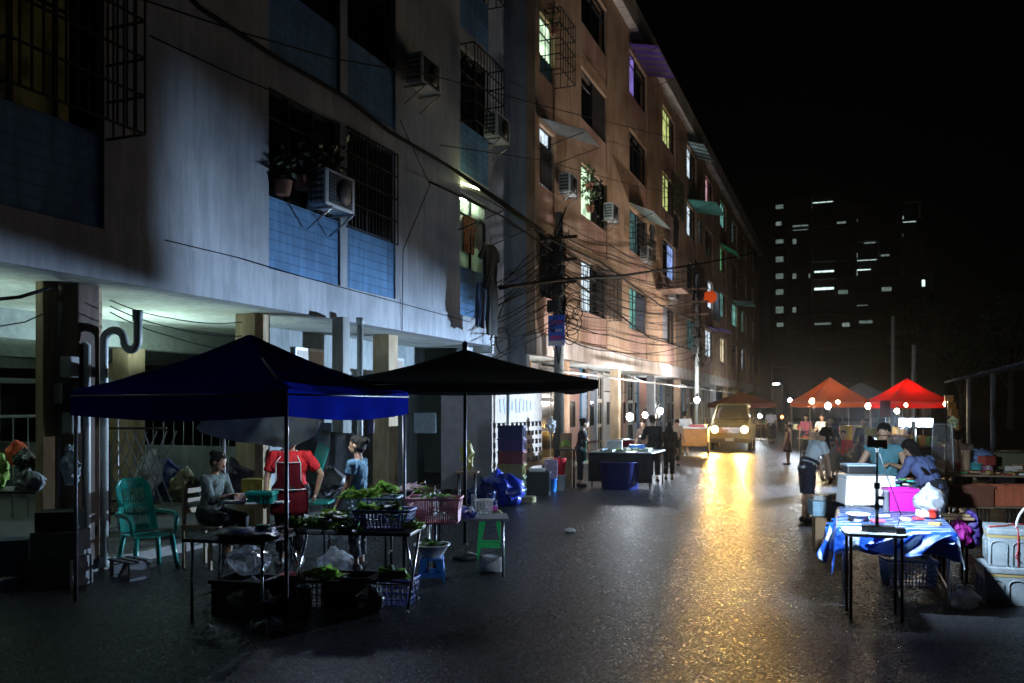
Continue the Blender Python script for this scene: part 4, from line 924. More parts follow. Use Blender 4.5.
# work table behind, between seated woman and man
p0 = W(252, 82); TB = mat('blue_grey_top', (.10,.16,.2), .35, var=.3); table('blue-grey work table between the seated woman and the red-shirted man', p0, .95, .6, .78, R(21), TB, BLKM, 'straight')
crate('turquoise crate of kitchen bits on the work table under the canopy', W(262, 86, .782), .28, .2, .14, GRP, R(20)); small('carton', 'yellow printed carton behind the work table items', 'carton', W(256, 78, .782), (.3,.22,.2), mat('yellow_print', (.5,.38,.04), .6, var=.6, scale=14), R(10)); small('wrapped_parcel', 'small pink and white parcel on the work table', 'parcel', W(241, 84, .782), (.14,.1,.09), mat('pink_white', (.6,.4,.42), .5, var=.4, scale=20), R(30))
for k in range(6): small('flat_tray', 'thin pale tray lying on the blue-grey work table', 'tray', W(232+k*10, 85+.8*(k%3), .782+.012*(k%2)), (.16,.12,.018), WHITEP, R(20*k), 'trays on the work table')
table('turquoise shelf board behind the red-shirted man', W(312, 78), .5, .4, .7, R(21), GRP, BLKM, 'straight', 'side_table')
A = W(318, 82, 0); m = MB(); m.obox((0,0,0),(.16,.035,.52),rx=R(10),ry=R(26)); o = m.build('folded_stool', GRP, None); o.location = (A.x, A.y, Z(464, 82)); tag(o, 'turquoise plastic board tucked behind the arm of the red-shirted man', 'board')
# black table with dark wares at front left
p0 = W(243, 114); table('black folding table with thin legs loaded with dark wares, front left', W(240, 112), .8, .55, .75, R(8), mat('black_laminate', (.02,.022,.026), .25, var=.2), CHROME, 'straight')
m = MB(); m.ell((0,0,.03),(.33,.2,.05), n=24, m=12); m.jitter(.05, 9, 3)
o = m.build('black_cloth', mat('black_plastic_sheet', (.012,.013,.016), .22, var=.3, scale=30, bump=.5)); o.location = W(248, 113, .752); tag(o, 'crumpled black plastic sheet on the front left table', 'sheet')
for k in range(7): small('knife', 'slim shiny utensil lying on the crumpled black sheet', 'utensil', W(215+k*12, 111+(k*5)%4, .8+.008*(k%3)), (.2,.03,.012), CHROME, R(17*k), 'utensils on the front left table')
small('turquoise_scoop', 'small turquoise scoop among the utensils', 'scoop', W(263, 112, .81), (.12,.08,.04), GRP, R(25))
bag('clear crumpled bag under the front left table, upper one', W(248, 106, .32), (.2,.16,.14), FILM, 3, False); bag('pale bag of scraps on the ground under the front left table', W(252, 108), (.22,.18,.16), FILMW, 5, False); bag('small glinting bag near the table feet at the lower left', W(208, 122), (.1,.1,.06), FILM, 9, False); bag('second glinting bag lying by the lower left table feet', W(268, 118), (.16,.1,.06), FILM, 12, False)
small('carton', 'red carton under the gap between the two front tables', 'carton', W(291, 104), (.2,.2,.3), mat('red_carton', (.4,.03,.02), .5, var=.3), R(12)); crate('dark crate holding the clear crumpled bag under the front left table', W(246, 107), .5, .36, .31, mat('dark_crate', (.015,.018,.025), .5), R(6)); tub('bottle', 'tall grey canister standing by the canopy pole foot', 'canister', W(304, 110), .06, .06, .26, mat('grey_canister', (.1,.12,.11), .5))
basket('dark basket of greens under the vegetable table', W(322, 104), .42, .34, .26, mat('dark_basket', (.03,.035,.03), .5), R(15), n=8); greens('bright green bundle in the dark basket under the vegetable table', W(322, 104, .27), (.18,.14,.1), 60, .08, VEG, 5); bag('white plastic bag behind the greens under the vegetable table', W(335, 98, .2), (.2,.15,.12), FILMW, 21, False)
# vegetable table with crossed legs
table('long black folding table with crossed legs piled with vegetables', W(355, 104), 1.25, .62, .74, R(14), BLK, CHROME, 'x')
BLB = mat('blue_basket', (.03,.05,.28), .45, var=.2); WBB = mat('blue_white_basket', (.4,.5,.62), .45, var=.4, scale=18); PINK = mat('pink_plastic', (.62,.24,.32), .42, var=.08)
basket('blue and white lattice basket of lettuce at the back of the vegetable table', W(375, 96, .76), .5, .34, .2, WBB, R(16), n=14); basket('navy lattice basket of greens at the front of the vegetable table', W(385, 104, .745), .52, .34, .17, BLB, R(14), n=14)
for k, (px, s, z, r) in enumerate(((352,97,.96,.12),(368,97,.97,.13),(384,95,1.0,.15),(366,104,.88,.13),(392,104,.88,.13),(338,105,.78,.14))): greens(['round pale lettuce, leftmost in the blue and white basket','open lettuce in the middle of the blue and white basket','tallest bright lettuce at the right of the blue and white basket','flat lettuce at the left of the navy basket','dark lettuce at the right of the navy basket','loose lettuce lying on the table left of the navy basket'][k], W(px, s, z), (r,r*.9,r*.75), 46, .085, VEG if k < 4 else VEGD, 30+k, 'lettuce')
greens('long dark leafy bundle spilling off the left end of the vegetable table', W(318, 106, .76), (.24,.15,.12), 80, .1, VEGD, 77)
greens('white-stemmed bunch beside the lettuces on the vegetable table', W(335, 100, .76), (.14,.1,.12), 40, .08, PALEV, 78)
for k, (px, s_, r_, ms) in enumerate(((300,104,(.16,.12,.1),VEGD),(330,99,(.16,.12,.12),VEG),(402,99,(.13,.11,.1),VEG),(345,109,(.16,.1,.07),VEGD),(412,106,(.08,.08,.07),PALEV))): greens(['dark leafy heap at the far left of the vegetable table','bright leafy heap behind the loose lettuce','bright bunch right of the tallest lettuce','dark leaves spread along the front edge of the vegetable table','pale stubby bunch at the right front corner of the vegetable table'][k], W(px, s_, .752), r_, 60, .085, ms, 120+k)
basket('dark blue basket of leaves under the right half of the vegetable table', W(392, 103), .44, .34, .24, BLB, R(10), n=8); greens('leaf heap in the dark blue basket under the vegetable table', W(392, 103, .24), (.18,.14,.1), 50, .08, VEGD, 131); crate('black crate pushed under the left of the vegetable table', W(352, 103), .46, .34, .28, MC['dark_crate'], R(12)); bag('grey plastic bag stuffed beside the black crate', W(370, 108), (.14,.12,.12), mat('grey_bag', (.16,.17,.19), .35, spec=.6), 132, False)
for k in range(5): small('packet', 'shiny clear packet at the edge of the vegetable table', 'packet', W(305+k*9, 108+(k%2)*2, .75), (.13,.09,.03), FILMW, R(31*k), 'packets on the vegetable table', .01)
# right part: pink basket table, stools
table('low grey side table carrying the pink basket', W(466, 88), .95, .5, .66, R(24), mat('grey_laminate', (.2,.21,.22), .4, var=.2), STEEL, 'straight')
t = basket('large pink plastic basket with slotted sides full of herbs', W(435, 93, .665), .56, .36, .26, PINK, R(18), .88, 22, rows=2)
m = MB()
for sx in (-1,1): MB().box(sx*.262-.006,sx*.262+.006,-.15,.15,.012,.2).build('end_panel', PINK, t)
greens('purple-white herbs heaped in the large pink basket', W(435, 93, .9), (.25,.16,.07), 90, .06, [mat('herb_purple', (.3,.24,.36), .5), mat('herb_white', (.5,.5,.5), .5), VEG[2]], 41)
greens('dark herbs and shoots heaped behind the pink basket', W(415, 86, .9), (.28,.18,.12), 90, .07, [mat('herb_brown', (.15,.11,.05), .6), VEGD[1], mat('herb_pink', (.4,.3,.35), .5)], 42); crate('dark crate under the herbs behind the pink basket', W(415, 86, .66), .5, .36, .24, MC['dark_crate'], R(18)); greens('blue-wrapped bundle right of the pink basket', W(466, 90, .67), (.14,.12,.14), 50, .07, [mat('wrap_blue', (.1,.14,.4), .4), mat('wrap_pale', (.45,.5,.6), .4), BLB], 43)
table('unlit trestle table supporting the crate of dark herbs', W(413, 85), .7, .45, .65, R(18), BLK, BLKM, 'straight')
basket('small clear box basket on the right end of the side table', W(484, 86, .665), .2, .16, .15, WHITEP, R(24), n=5); small('carton', 'small magenta packet at the right end of the side table', 'packet', W(492, 84, .665), (.12,.08,.06), mat('magenta_packet', (.5,.06,.35), .4), R(30)); tub('bottle', 'slim clear bottle standing beside the dark pole', 'bottle', W(474, 86, .665), .03, .032, .2, FILM)
def stool(label, loc, w, h, m_, rz=0., top=None):
    t = thing('plastic_stool', label, 'stool', loc, rz); k = w/2
    m = MB(); m.obox((0,0,h-.012),(w,w,.024),bev=.008); m.build('seat', m_, t)
    for sx in (-1,1):
        for sy in (-1,1):
            m = MB()   # L-shaped corner leg widening to the top
            for ax in (0,1):
                a = [(k*.93,h-.02),(k*.28,h-.02),(k*.42,h-.09),(k*.78,h*.42),(k*.98,0),(k*1.16,0)]
                for o_ in (0,.012):
                    pass
                P_ = lambda q, z, o_: V((sx*q, sy*(k*.93+(k*.23)*(1-z/h)-o_), z)) if ax == 0 else V((sx*(k*.93+(k*.23)*(1-z/h)-o_), sy*q, z))
                f = [m.bm.verts.new(P_(q,z,0)) for q,z in a]; g = [m.bm.verts.new(P_(q,z,.012)) for q,z in a]; m._f(f); m._f(list(reversed(g)))
                for i in range(len(a)): m._f([f[i],g[i],g[(i+1)%len(a)],f[(i+1)%len(a)]])
            m.build('leg', m_, t)
    m = MB()
    for sy in (-1,1): m.obox((0,sy*k*1.03,h*.3),(w*.92,.012,.05)); m.obox((sy*k*1.03,0,h*.3),(.012,w*.92,.05))
    m.build('brace', m_, t); return t
GREEN = mat('green_plastic', (.02,.36,.1), .35); BLU = mat('bright_blue_plastic', (.04,.2,.62), .35)
stool('green plastic stool with a straw-coloured cloth on top, at the end of the side table', W(491, 79), .3, .55, GREEN, R(20)); m = MB(); m.surf(lambda u, v: V(((u-.5)*.34,(v-.5)*.32,.012+.02*math.sin(u*7)*math.sin(v*5)-.05*max(0,u-.8)*5)), 12, 12); m.solid(.012); o = m.build('folded_cloth', mat('straw_cloth', (.5,.42,.2), .8, var=.3)); o.location = W(492, 79, .553); o.rotation_euler = (0,0,R(20)); tag(o, 'straw-coloured cloth folded on the green stool', 'cloth')
stool('small bright blue plastic stool carrying a white basin', W(432, 91), .26, .25, BLU, R(24)); t = tub('basin', 'white enamel basin on the small blue stool', 'basin', W(432, 91, .252), .11, .19, .13, WHITEP); greens('dark leaves in the white basin on the blue stool', W(432, 91, .36), (.16,.15,.08), 50, .07, VEGD, 55)
m = MB(); m.lathe([(.12,0),(.14,.03),(.14,.14),(.1,.17)], (0,0,0), 18); m.jitter(.02, 9, 4); o = m.build('weight', mat('concrete_weight', (.27,.27,.27), .9, var=.3, scale=9, bump=.5)); o.location = W(491, 86.5); tag(o, 'grey concrete weight on the road by the green stool', 'weight')
bag('scrap of white plastic litter lying alone on the dark road', W(570, 66), (.09,.07,.035), WHITEP, 31, False)
# ---------------------------------------------------------------- far left clutter
t = thing('folding_gate', 'black folding lattice gate behind the turquoise chair', 'gate', W(125, 76), R(21)); m = MB()
for k in range(8):
    for d in (-1, 1): m.obox((-.45+.13*k, .01*d, 1.05), (.018,.006,1.15), ry=R(22)*d)
m.build('lattice', mat('gate_steel', (.16,.17,.18), .4, .6), t); m = MB()
for z in (.5,1.62): m.obox((0,0,z),(1.1,.03,.03))
m.build('rail', BLKM, t)
table('cluttered dark table at the far left edge', W(22, 86), 1.0, .6, .95, R(20), BLK, BLKM, 'straight'); bag('green cloth sack at the left edge of the far left table', W(-4, 86, .955), (.16,.14,.22), mat('lime_cloth', (.2,.33,.05), .7), 41, False); bag('orange-red cloth bundle behind the spotted bag', W(17, 84, 1.2), (.14,.1,.15), mat('orange_red', (.6,.08,.02), .7), 42, False)
def spotted(name):
    m = mat(name, (.03,.04,.04), .5); nt = m.node_tree; b = nt.nodes['Principled BSDF']; v = nt.nodes.new('ShaderNodeTexVoronoi'); v.inputs['Scale'].default_value = 38; tc = nt.nodes.new('ShaderNodeTexCoord'); nt.links.new(tc.outputs['Object'], v.inputs['Vector']); r = nt.nodes.new('ShaderNodeValToRGB'); r.color_ramp.elements[0].position = .25; r.color_ramp.elements[1].position = .32; r.color_ramp.elements[0].color = (.6,.7,.65,1); r.color_ramp.elements[1].color = (.01,.015,.015,1); nt.links.new(v.outputs['Distance'], r.inputs['Fac']); nt.links.new(r.outputs['Color'], b.inputs['Base Color']); return m
bag('black bag with white spots on the far left table', W(26, 86, 1.15), (.16,.1,.13), spotted('spotted_cloth'), 43, False); bag('grey padded bag hanging over the front of the far left table', W(28, 92, .98), (.2,.1,.12), mat('grey_pad', (.25,.27,.27), .7, var=.3), 44, False)
bag('white and blue plastic bag hung on the dark brown pillar', W(70, 92, 1.05), (.1,.08,.2), mat('pale_blue_bag', (.4,.47,.52), .4, var=.3, trans=.2), 45, True)
m = MB(); m.surf(lambda u, v: V(((u-.5)*.34, .03*math.sin(u*11)+.03*v, -v*1.0)), 24, 8); m.solid(.01); o = m.build('hanging_cloth', mat('plum_cloth', (.09,.05,.08), .85, var=.3)); o.location = W(96, 84, 1.5); o.rotation_euler = (0,0,R(25)); tag(o, 'plum cloth hanging down beside the brown pillar', 'cloth')
for k in range(4): small('storage_box', ['dark box lowest in the far left pile','grey box in the middle of the far left pile','black box topmost in the far left pile','blue-grey box on the ground left of the pile'][k], 'box', W([60,61,60,8][k], 94, [0,.32,.6,0][k]), [(.5,.4,.31),(.46,.38,.27),(.4,.34,.2),(.4,.35,.5)][k], mat('box_%d' % k, [(.03,.03,.035),(.08,.08,.085),(.02,.02,.02),(.05,.07,.12)][k], .6, var=.3), R(15+10*k))
for k in range(5): bag(['blue polythene bundle stacked by the canopy rear','white polythene bundle stacked by the canopy rear','olive bundle left of the seated woman','dark bundle behind the seated woman','grey bundle behind the work table'][k], W([165,150,185,232,330][k], [72,73,74,70,68][k], .6), [(.24,.18,.3),(.22,.18,.36),(.2,.16,.24),(.26,.2,.28),(.26,.18,.22)][k], mat('bundle_%d' % k, [(.03,.06,.2),(.3,.32,.33),(.12,.11,.04),(.06,.05,.08),(.2,.2,.21)][k], .45, var=.5, scale=8, bump=.5), 200+k, False)
table('rear dark counter behind the seated woman holding bundles', W(200, 70), 2.6, .5, .6, R(21), BLK, BLKM, 'straight')
# notices on the wall behind
def notice(px, py, s, w, h, label, m_): p = W(px, s); o = MB().obox((0,0,0),(w,.012,h)).build('notice', m_); o.location = (p.x, p.y, Z(py, s)); o.rotation_euler = (0,0,R(14)); return tag(o, label, 'notice')
notice(425, 423, 62, .36, .33, 'pale paper notice on the dark wall under the black-green canopy', mat('notice_paper', (.42,.5,.56), .7, var=.25, scale=14)); notice(371, 425, 78, .08, .22, 'small hanging card beneath the blue canopy edge', mat('card', (.4,.42,.5), .5, var=.3, scale=20)); notice(323, 432, 62, .3, .3, 'dim blue poster behind the blue canopy', mat('dim_poster', (.08,.12,.2), .6, var=.4, scale=9))
bag('yellow plastic sack standing by the dark wall behind the pole', W(467, 58, .8), (.11,.09,.27), mat('yellow_sack', (.45,.38,.1), .55, var=.3), 50, False); table('bare plank table under the yellow sack', W(467, 58), .4, .4, .79, R(20), WOOD, BLKM)
# ---------------------------------------------------------------- kiosk with lattice front, crates
Y0, _ = onX(492, -7.0); Y1, _ = onX(542, -7.0); t = thing('kiosk', 'pale wooden kiosk with square holes cut through its street side', 'kiosk', (-7.6, (Y0+Y1)/2, 0)); KP = mat('kiosk_paint', (.36,.28,.22), .7, var=.25, scale=5); y0, y1 = -(Y1-Y0)/2, (Y1-Y0)/2
m = MB(); m.box(-.58,.58,y0,y0+.03,.12,2.38); m.box(-.58,.58,y1-.03,y1,.12,2.38); m.box(-.6,-.58,y0,y1,.12,2.38); m.build('side_panel', mat('kiosk_side', (.4,.36,.38), .8, var=.2), t)
m = MB(); m.box(.57,.6,y0,y1,.12,.55); m.box(.57,.6,y0,y1,1.6,2.38); nx, nz = 12, 5
for k in range(nz+1): z = .55+1.05*k/nz; m.box(.57,.6,y0,y1,z-.048 if k else z,(z+.048) if k < nz else z)
for k in range(nx+1): y = y0+(y1-y0)*k/nx; m.box(.572,.598,y-.048 if k else y,y+.048 if k < nx else y,.62,1.54)
m.build('lattice_front', KP, t); MB().box(-.65,.68,y0-.05,y1+.05,2.385,2.42).build('roof', mat('kiosk_roof', (.2,.2,.2), .6), t)
m = MB(); rnd = random.Random(5)
for k in range(9): m.obox((.606, y0+.5+.24*k, 1.93), (.01,.12,rnd.uniform(.2,.34)), rx=rnd.uniform(-.3,.3))
m.build('scribble', mat('grey_marker', (.25,.27,.32), .7), t)
post(508, 46.5, 2.35, .045, 'thin pale post standing in front of the lattice kiosk', mm=FRW)
CC = [(.03,.14,.13),(.09,.13,.06),(.2,.17,.03),(.16,.03,.03),(.05,.03,.12),(.02,.03,.1)]
for k in range(6): crate('%s plastic crate, %s in the stack before the lattice kiosk' % (['teal','green','olive','maroon','plum','navy'][k], ['lowest','second','third','fourth','fifth','topmost'][k]), W(512, 49.5, k*.255), .5, .4, .25, mat('crate_%d' % k, CC[k], .45, var=.2), R(12), 'stacked crates by the kiosk')
bag('large blue plastic bag slumped at the foot of the stacked crates', W(500, 52), (.45,.35,.35), mat('blue_bag', (.01,.03,.3), .3, spec=.7), 60, False); bag('dark blue plastic bag left of the slumped blue bag', W(482, 53), (.35,.3,.25), mat('navy_bag', (.01,.015,.09), .3, spec=.7), 61, False)
tub('pail', 'red plastic pail standing on a white pail near the utility pole', 'pail', W(560, 44, .36), .11, .14, .36, mat('red_pail', (.55,.03,.04), .4)); tub('pail', 'white plastic pail under the red pail', 'pail', W(560, 44), .12, .14, .34, WHITEP); small('carton', 'lilac printed carton beside the red pail', 'carton', W(551, 44.5, .3), (.26,.2,.42), mat('lilac_print', (.45,.35,.5), .5, var=.6, scale=16), R(30)); tub('pail', 'small blue pail under the lilac carton', 'pail', W(551, 44.5), .13, .15, .28, BLU); crate('dark crate right of the stacked crates', W(536, 46), .6, .45, .5, MC['dark_crate'], R(15)); small('flat_box', 'pale flat box lying on the dark crate', 'box', W(537, 46, .505), (.34,.26,.06), WHITEP, R(20))
tub('coiled_hose', 'straw-coloured coil of hose near the stacked crates', 'hose', W(528, 50), .16, .16, .1, mat('straw_hose', (.4,.33,.16), .6))
greens('yellow-green sprig in a jar by the utility pole', W(565, 42, .95), (.14,.12,.18), 40, .07, [mat('sprig', (.4,.42,.08), .5), VEG[0], VEG[1]], 63); table('narrow dark stand with a sprig jar by the utility pole', W(566, 42), .5, .4, .9, R(20), BLK, BLKM); small('board', 'pale wooden board leaning by the utility pole', 'board', W(566, 40), (.3,.05,1.25), WOOD, R(20))
bag('white bag hung on the concrete utility pole', W(551, 40, 1.25), (.12,.1,.22), WHITEP, 64, False); 
# ---------------------------------------------------------------- stall in the middle left
TX, TY_ = -4.88, 20.2
table('vendor table under a bright bulb covered with packets, middle left', (TX, TY_, 0), 1.5, 1.6, .85, 0, WHITEP, BLKM, 'straight')
m = MB(); m.surf(lambda u, v: V((-.76+1.52*u, -.81-.03*math.sin(u*26)*v, .83-v*.68)), 50, 4); m.solid(.008); o = m.build('table_skirt', mat('black_skirt', (.02,.025,.03), .7)); o.location = (TX, TY_, 0); tag(o, 'dark cloth hanging over the front of the bright vendor table', 'cloth')
tub('barrel', 'navy barrel in front of the bright vendor table', 'barrel', W(620, 43), .42, .46, .62, mat('navy_barrel', (.012,.02,.14), .45))
rnd = random.Random(8)
for k in range(16): small('packet', 'small white packet on the bright vendor table', 'packet', (TX+rnd.uniform(-.55,.55), TY_+rnd.uniform(-.7,.7), .852), (rnd.uniform(.1,.2),rnd.uniform(.1,.2),rnd.uniform(.04,.1)), mat('packet_%d' % (k%4), [(.65,.65,.62),(.5,.6,.5),(.6,.62,.4),(.45,.55,.65)][k%4], .5, var=.3, scale=25), rnd.random()*3, 'packets on the bright vendor table')
small('tray', 'stack of white trays tallest on the bright vendor table', 'tray', (TX-.25, TY_-.3, .853), (.36,.3,.24), WHITEP, .2); small('tray', 'blue lidded tray behind the white trays', 'tray', (TX+.1, TY_+.5, .853), (.36,.28,.12), BLU, .4)
for k in range(4): greens('pale green heap along the front edge of the bright vendor table', (TX-.1+.2*k, TY_-.5+.05*k, .86), (.14,.12,.06), 30, .06, PALEV, 90+k, group='green heaps on the bright vendor table')
t = tub('steel_pot', 'large red insulated pot behind the bright vendor table', 'pot', (-5.35, 21.5, .55), .3, .3, .48, mat('red_pot', (.4,.02,.04), .4), lid=mat('pot_lid', (.5,.5,.5), .3, .8)); table('small stand under the red insulated pot', (-5.35, 21.5, 0), .6, .6, .54, 0, WOOD, BLKM)
A = face(.95,-.15)
person('stall woman in dark shirt and green apron reaching over the bright vendor table', W(580, 42), face(.93,.3), 1.62, lean=R(8), hp=R(12), armL=((-.1,.5,-1),(.15,1,.1)), armR=((.1,.6,-1),(-.1,1,.15)), shirt=BLACKT, sleeve=.16, bottom=DARKT, hair='bun', shoes=SHOE, apron=(mat('green_apron', (.01,.3,.2), .7), mat('green_apron_tape', (.02,.25,.16), .7)), vox=.010)
person('tall customer in black seen from behind leaning over the bright vendor table', W(654, 39.5), face(-.45,.9), 1.7, lean=R(14), hp=R(12), armL=((-.2,.55,-1),(.0,1,.1)), armR=((.2,.35,-1),(0,.8,-.5)), shirt=BLACKT, sleeve=.4, bottom=DARKT, hair='tail', shoes=SHOE, vox=.012)
person('shorter customer in black standing at the right of the tall one', W(669, 38.5), face(-.2,.95), 1.5, lean=R(6), hp=R(14), shirt=DARKT, sleeve=.4, bottom=BLACKT, hair='long', shoes=SHOE, vox=.012)
person('customer in brown half hidden between the tall customer and the bulb', W(645, 36), face(-.3,-.9), 1.55, lean=R(8), hp=R(15), shirt=mat('brown_shirt', (.12,.07,.05), .8), bottom=DARKT, hair='short', shoes=SHOE, vox=.013)
person('person with bare arms bending beside the second white bulb', W(675, 31), face(.3,-.8), 1.6, lean=R(30), hp=R(15), armL=((-.1,.6,-1),(0,.8,-.6)), armR=((.1,.6,-1),(0,.8,-.6)), shirt=mat('tan_shirt', (.4,.3,.22), .8), bottom=DARKT, hair='short', shoes=SHOE, vox=.013)
person('man in a white shirt and black shorts walking away by the peach block', W(685, 25.5), face(-.1,1), 1.72, hp=R(4), legL=((0,.12,-1),(0,-.2,-1)), legR=((0,-.1,-1),(0,-.25,-1)), shirt=WHT, sleeve=.2, bottom=BLACKT, length=.95, hair='short', shoes=SAND, vox=.014)
p0 = W(695.5, 25.5); t = thing('food_cart', 'orange-sided food cart beside the approaching vehicle', 'cart', p0, R(4)); MB().obox((0,0,.72),(1.0,.8,.7),bev=.03).build('body', mat('orange_cart', (.5,.2,.03), .5, var=.2), t); MB().obox((0,0,1.09),(1.1,.9,.04)).build('counter', STEEL, t)
for sx in (-1,1): MB().tube([(sx*.52-.03*sx,-.3,.28),(sx*.52+.03*sx,-.3,.28)], .28, 20).build('wheel', BLK, t)
small('red_tray', 'red tray of food on the orange cart counter', 'tray', (p0.x+.1, p0.y, 1.113), (.6,.4,.1), mat('red_tray', (.5,.03,.04), .4))
# ---------------------------------------------------------------- approaching vehicle
p0 = W(733, 22); t = thing('passenger_van', 'dull gold high-roofed vehicle driving towards the camera with headlights on', 'van', p0, R(3)); VP_ = mat('van_paint', (.22,.17,.06), .35, .3, coat=.4)
def loft(m, secs):
    prev = None
    for y, hw, zb, zm, zt, tw_ in secs:
        pr = [(-hw*.94,zb),(-hw,zb+.12),(-hw,zm),(-tw_,zt-.1),(-tw_*.88,zt),(tw_*.88,zt),(tw_,zt-.1),(hw,zm),(hw,zb+.12),(hw*.94,zb)]
        k = [m.bm.verts.new((x,y,z)) for x,z in pr]
        if prev:
            for j in range(10): m._f([prev[j],prev[(j+1)%10],k[(j+1)%10],k[j]])
        else: m._f(k)
        prev = k
    m._f(list(reversed(prev)))
m = MB(); loft(m, [(-2.15,.82,.42,.85,.98,.76),(-2.05,.88,.36,.98,1.08,.82),(-1.35,.9,.34,1.08,1.2,.84),(-1.2,.9,.34,1.1,1.26,.82),(-.62,.9,.34,1.12,1.98,.7),(-.3,.9,.34,1.12,2.06,.7),(1.8,.9,.34,1.12,2.06,.7),(2.15,.86,.4,1.1,1.9,.68)])
bd = m.build('body', VP_, t); md = bd.modifiers.new('bev', 'BEVEL'); md.width = .03; md.segments = 2
ws = MB(); a = [V((-.76,-1.215,1.27)),V((.76,-1.215,1.27)),V((.62,-.66,1.93)),V((-.62,-.66,1.93))]; off = V((0,-.045,.04)); ws.surf(lambda u, v: a[0].lerp(a[1],u).lerp(a[3].lerp(a[2],u), v)+off, 4, 4); ws.solid(.01); ws.build('windshield', mat('smoky_glass', (.06,.06,.045), .12, spec=.8), t)
for sx in (-1,1):
    k = MB(); P_ = [V((sx*.895,-.95,1.2)),V((sx*.895,1.9,1.2)),V((sx*.735,1.75,1.88)),V((sx*.735,-.55,1.88))]; k.quad(*[q+V((sx*.02,0,.01)) for q in P_]); k.solid(.008); k.build('side_window', GLASS, t)
    hl = MB().lathe([(.17,0),(.17,.05),(.15,.07)], (0,0,0), 20).xf(Matrix.Translation((sx*.62,-2.12,.93)) @ Matrix.Rotation(PI/2,4,'X')).build('headlight', CHROME, t)
    MB().lathe([(.15,.072),(.13,.1),(.02,.12)], (0,0,0), 20).xf(Matrix.Translation((sx*.62,-2.12,.93)) @ Matrix.Rotation(PI/2,4,'X')).build('lens', emis('headlamp_glow', (1,.72,.26), 34), hl)
    mir = MB().obox((sx*1.02,-.95,1.28),(.2,.1,.26),bev=.03).build('mirror', BLK, t)
    for y in (-1.4, 1.35):
        w_ = MB().tube([(sx*.72,y,.34),(sx*.91,y,.34)], .34, 24).build('wheel', BLK, t); MB().tube([(sx*.905,y,.34),(sx*.92,y,.34)], .2, 16).build('rim', STEEL, w_)
MB().obox((0,-2.19,.46),(1.74,.14,.2),bev=.03).build('bumper', mat('van_bumper', (.12,.1,.06), .5), t); g = MB()
for k in range(5): g.obox((0,-2.165,.8+.05*k),(.86,.03,.022))
g.build('grille', CHROME, t); MB().obox((0,-2.275,.5),(.36,.014,.13)).build('number_plate', mat('plate', (.6,.6,.5), .5), t)
k = MB(); k.tube([(-.6,-1.3,1.235),(-.1,-1.05,1.5)], .01, 5); k.tube([(.05,-1.3,1.235),(.5,-1.05,1.5)], .01, 5); k.build('wiper', BLK, t); VAN = t
# ---------------------------------------------------------------- people in the street
person('girl in a dark maroon dress standing on the road', W(788, 30.5), face(-.95,.2), 1.4, hp=R(12), shirt=mat('maroon_cloth', (.05,.012,.018), .8), sleeve=.0, bottom=mat('maroon_cloth', (.05,.012,.018), .8), skirt=True, length=.38, hair='tail', shoes=SHOE, vox=.012)
person('man in a white shirt walking away down the far road', W(771, 19.2), face(.1,1), 1.8, shirt=WHT, sleeve=.22, bottom=BLACKT, hair='short', shoes=SHOE, vox=.016, legL=((0,.15,-1),(0,-.1,-1)), legR=((0,-.12,-1),(0,-.2,-1)))
PALET = mat('pale_blue_tee', (.68,.76,.8), .85, var=.1, scale=9)
person('woman in a pale blue tee and dark knee shorts bending forward by the tarp table', W(807, 61), face(.86,.5), 1.66, lean=R(25), hp=R(38), armL=((-.05,.55,-1),(0,.15,-1)), armR=((.05,.35,-1),(.0,.1,-1)), legL=((0,.06,-1),(0,-.1,-1)), legR=((0,-.02,-1),(0,-.08,-1)), shirt=PALET, sleeve=.15, bottom=mat('dark_denim', (.02,.024,.045), .85, var=.3, scale=20), length=.95, hair='long', hang=True, shoes=SHOE, belt=mat('dark_belt', (.02,.02,.04), .6), vox=.007)
person('person in beige trousers standing just beyond the bending woman', W(830, 37), face(.2,-.8), 1.62, shirt=BLACKT, sleeve=.45, bottom=mat('beige_cloth', (.32,.24,.16), .85), hair='long', shoes=SHOE, vox=.012)
SL = dict(legL=((-.15,.98,-.15),(0,-.05,-1)), legR=((.15,.98,-.15),(0,-.05,-1)))
person('seated person in a bright red shirt near the food counter', W(843, 35), face(.05,-1), 1.6, hp=R(14), hipz=.48, armL=((-.3,.35,-1),(.4,.9,-.1)), armR=((.3,.35,-1),(-.4,.9,-.1)), shirt=mat('bright_red_cloth', (.75,.03,.015), .8), sleeve=.2, bottom=mat('olive_cloth', (.1,.09,.05), .85), hair='short', shoes=SHOE, fat=1.2, vox=.012, **SL); stool('low stool under the person in the red shirt', W(843, 35), .32, .4, BLK)
person('dark-clad person behind the red-shirted one, right side', W(864, 37), face(-.3,-.9), 1.6, hp=R(8), shirt=BLACKT, sleeve=.4, bottom=DARKT, hair='short', shoes=SHOE, vox=.013); person('dark-clad person sitting between red shirt and teal vest', W(872, 44), face(.3,.9), 1.55, hipz=.48, hp=R(12), shirt=mat('navy_tee', (.015,.02,.05), .85), bottom=DARKT, hair='long', shoes=SHOE, vox=.012, **SL); stool('low stool under the dark-clad sitter', W(872, 44), .3, .4, BLK)
person('vendor in a pale cap behind the far white-lit counter', W(822, 27), face(-.2,-1), 1.62, hp=R(14), armL=((-.1,.5,-1),(.1,1,0)), armR=((.1,.5,-1),(-.1,1,0)), shirt=WHT, bottom=DARKT, hair='short', shoes=SHOE, vox=.014); person('vendor in pink behind the far counter lamps', W(806, 25), face(-.2,-1), 1.58, hp=R(10), shirt=mat('pink_cloth', (.5,.12,.2), .8), bottom=DARKT, hair='short', shoes=SHOE, vox=.014)
TEAL = mat('teal_vest', (.08,.22,.26), .85, var=.15, scale=14)
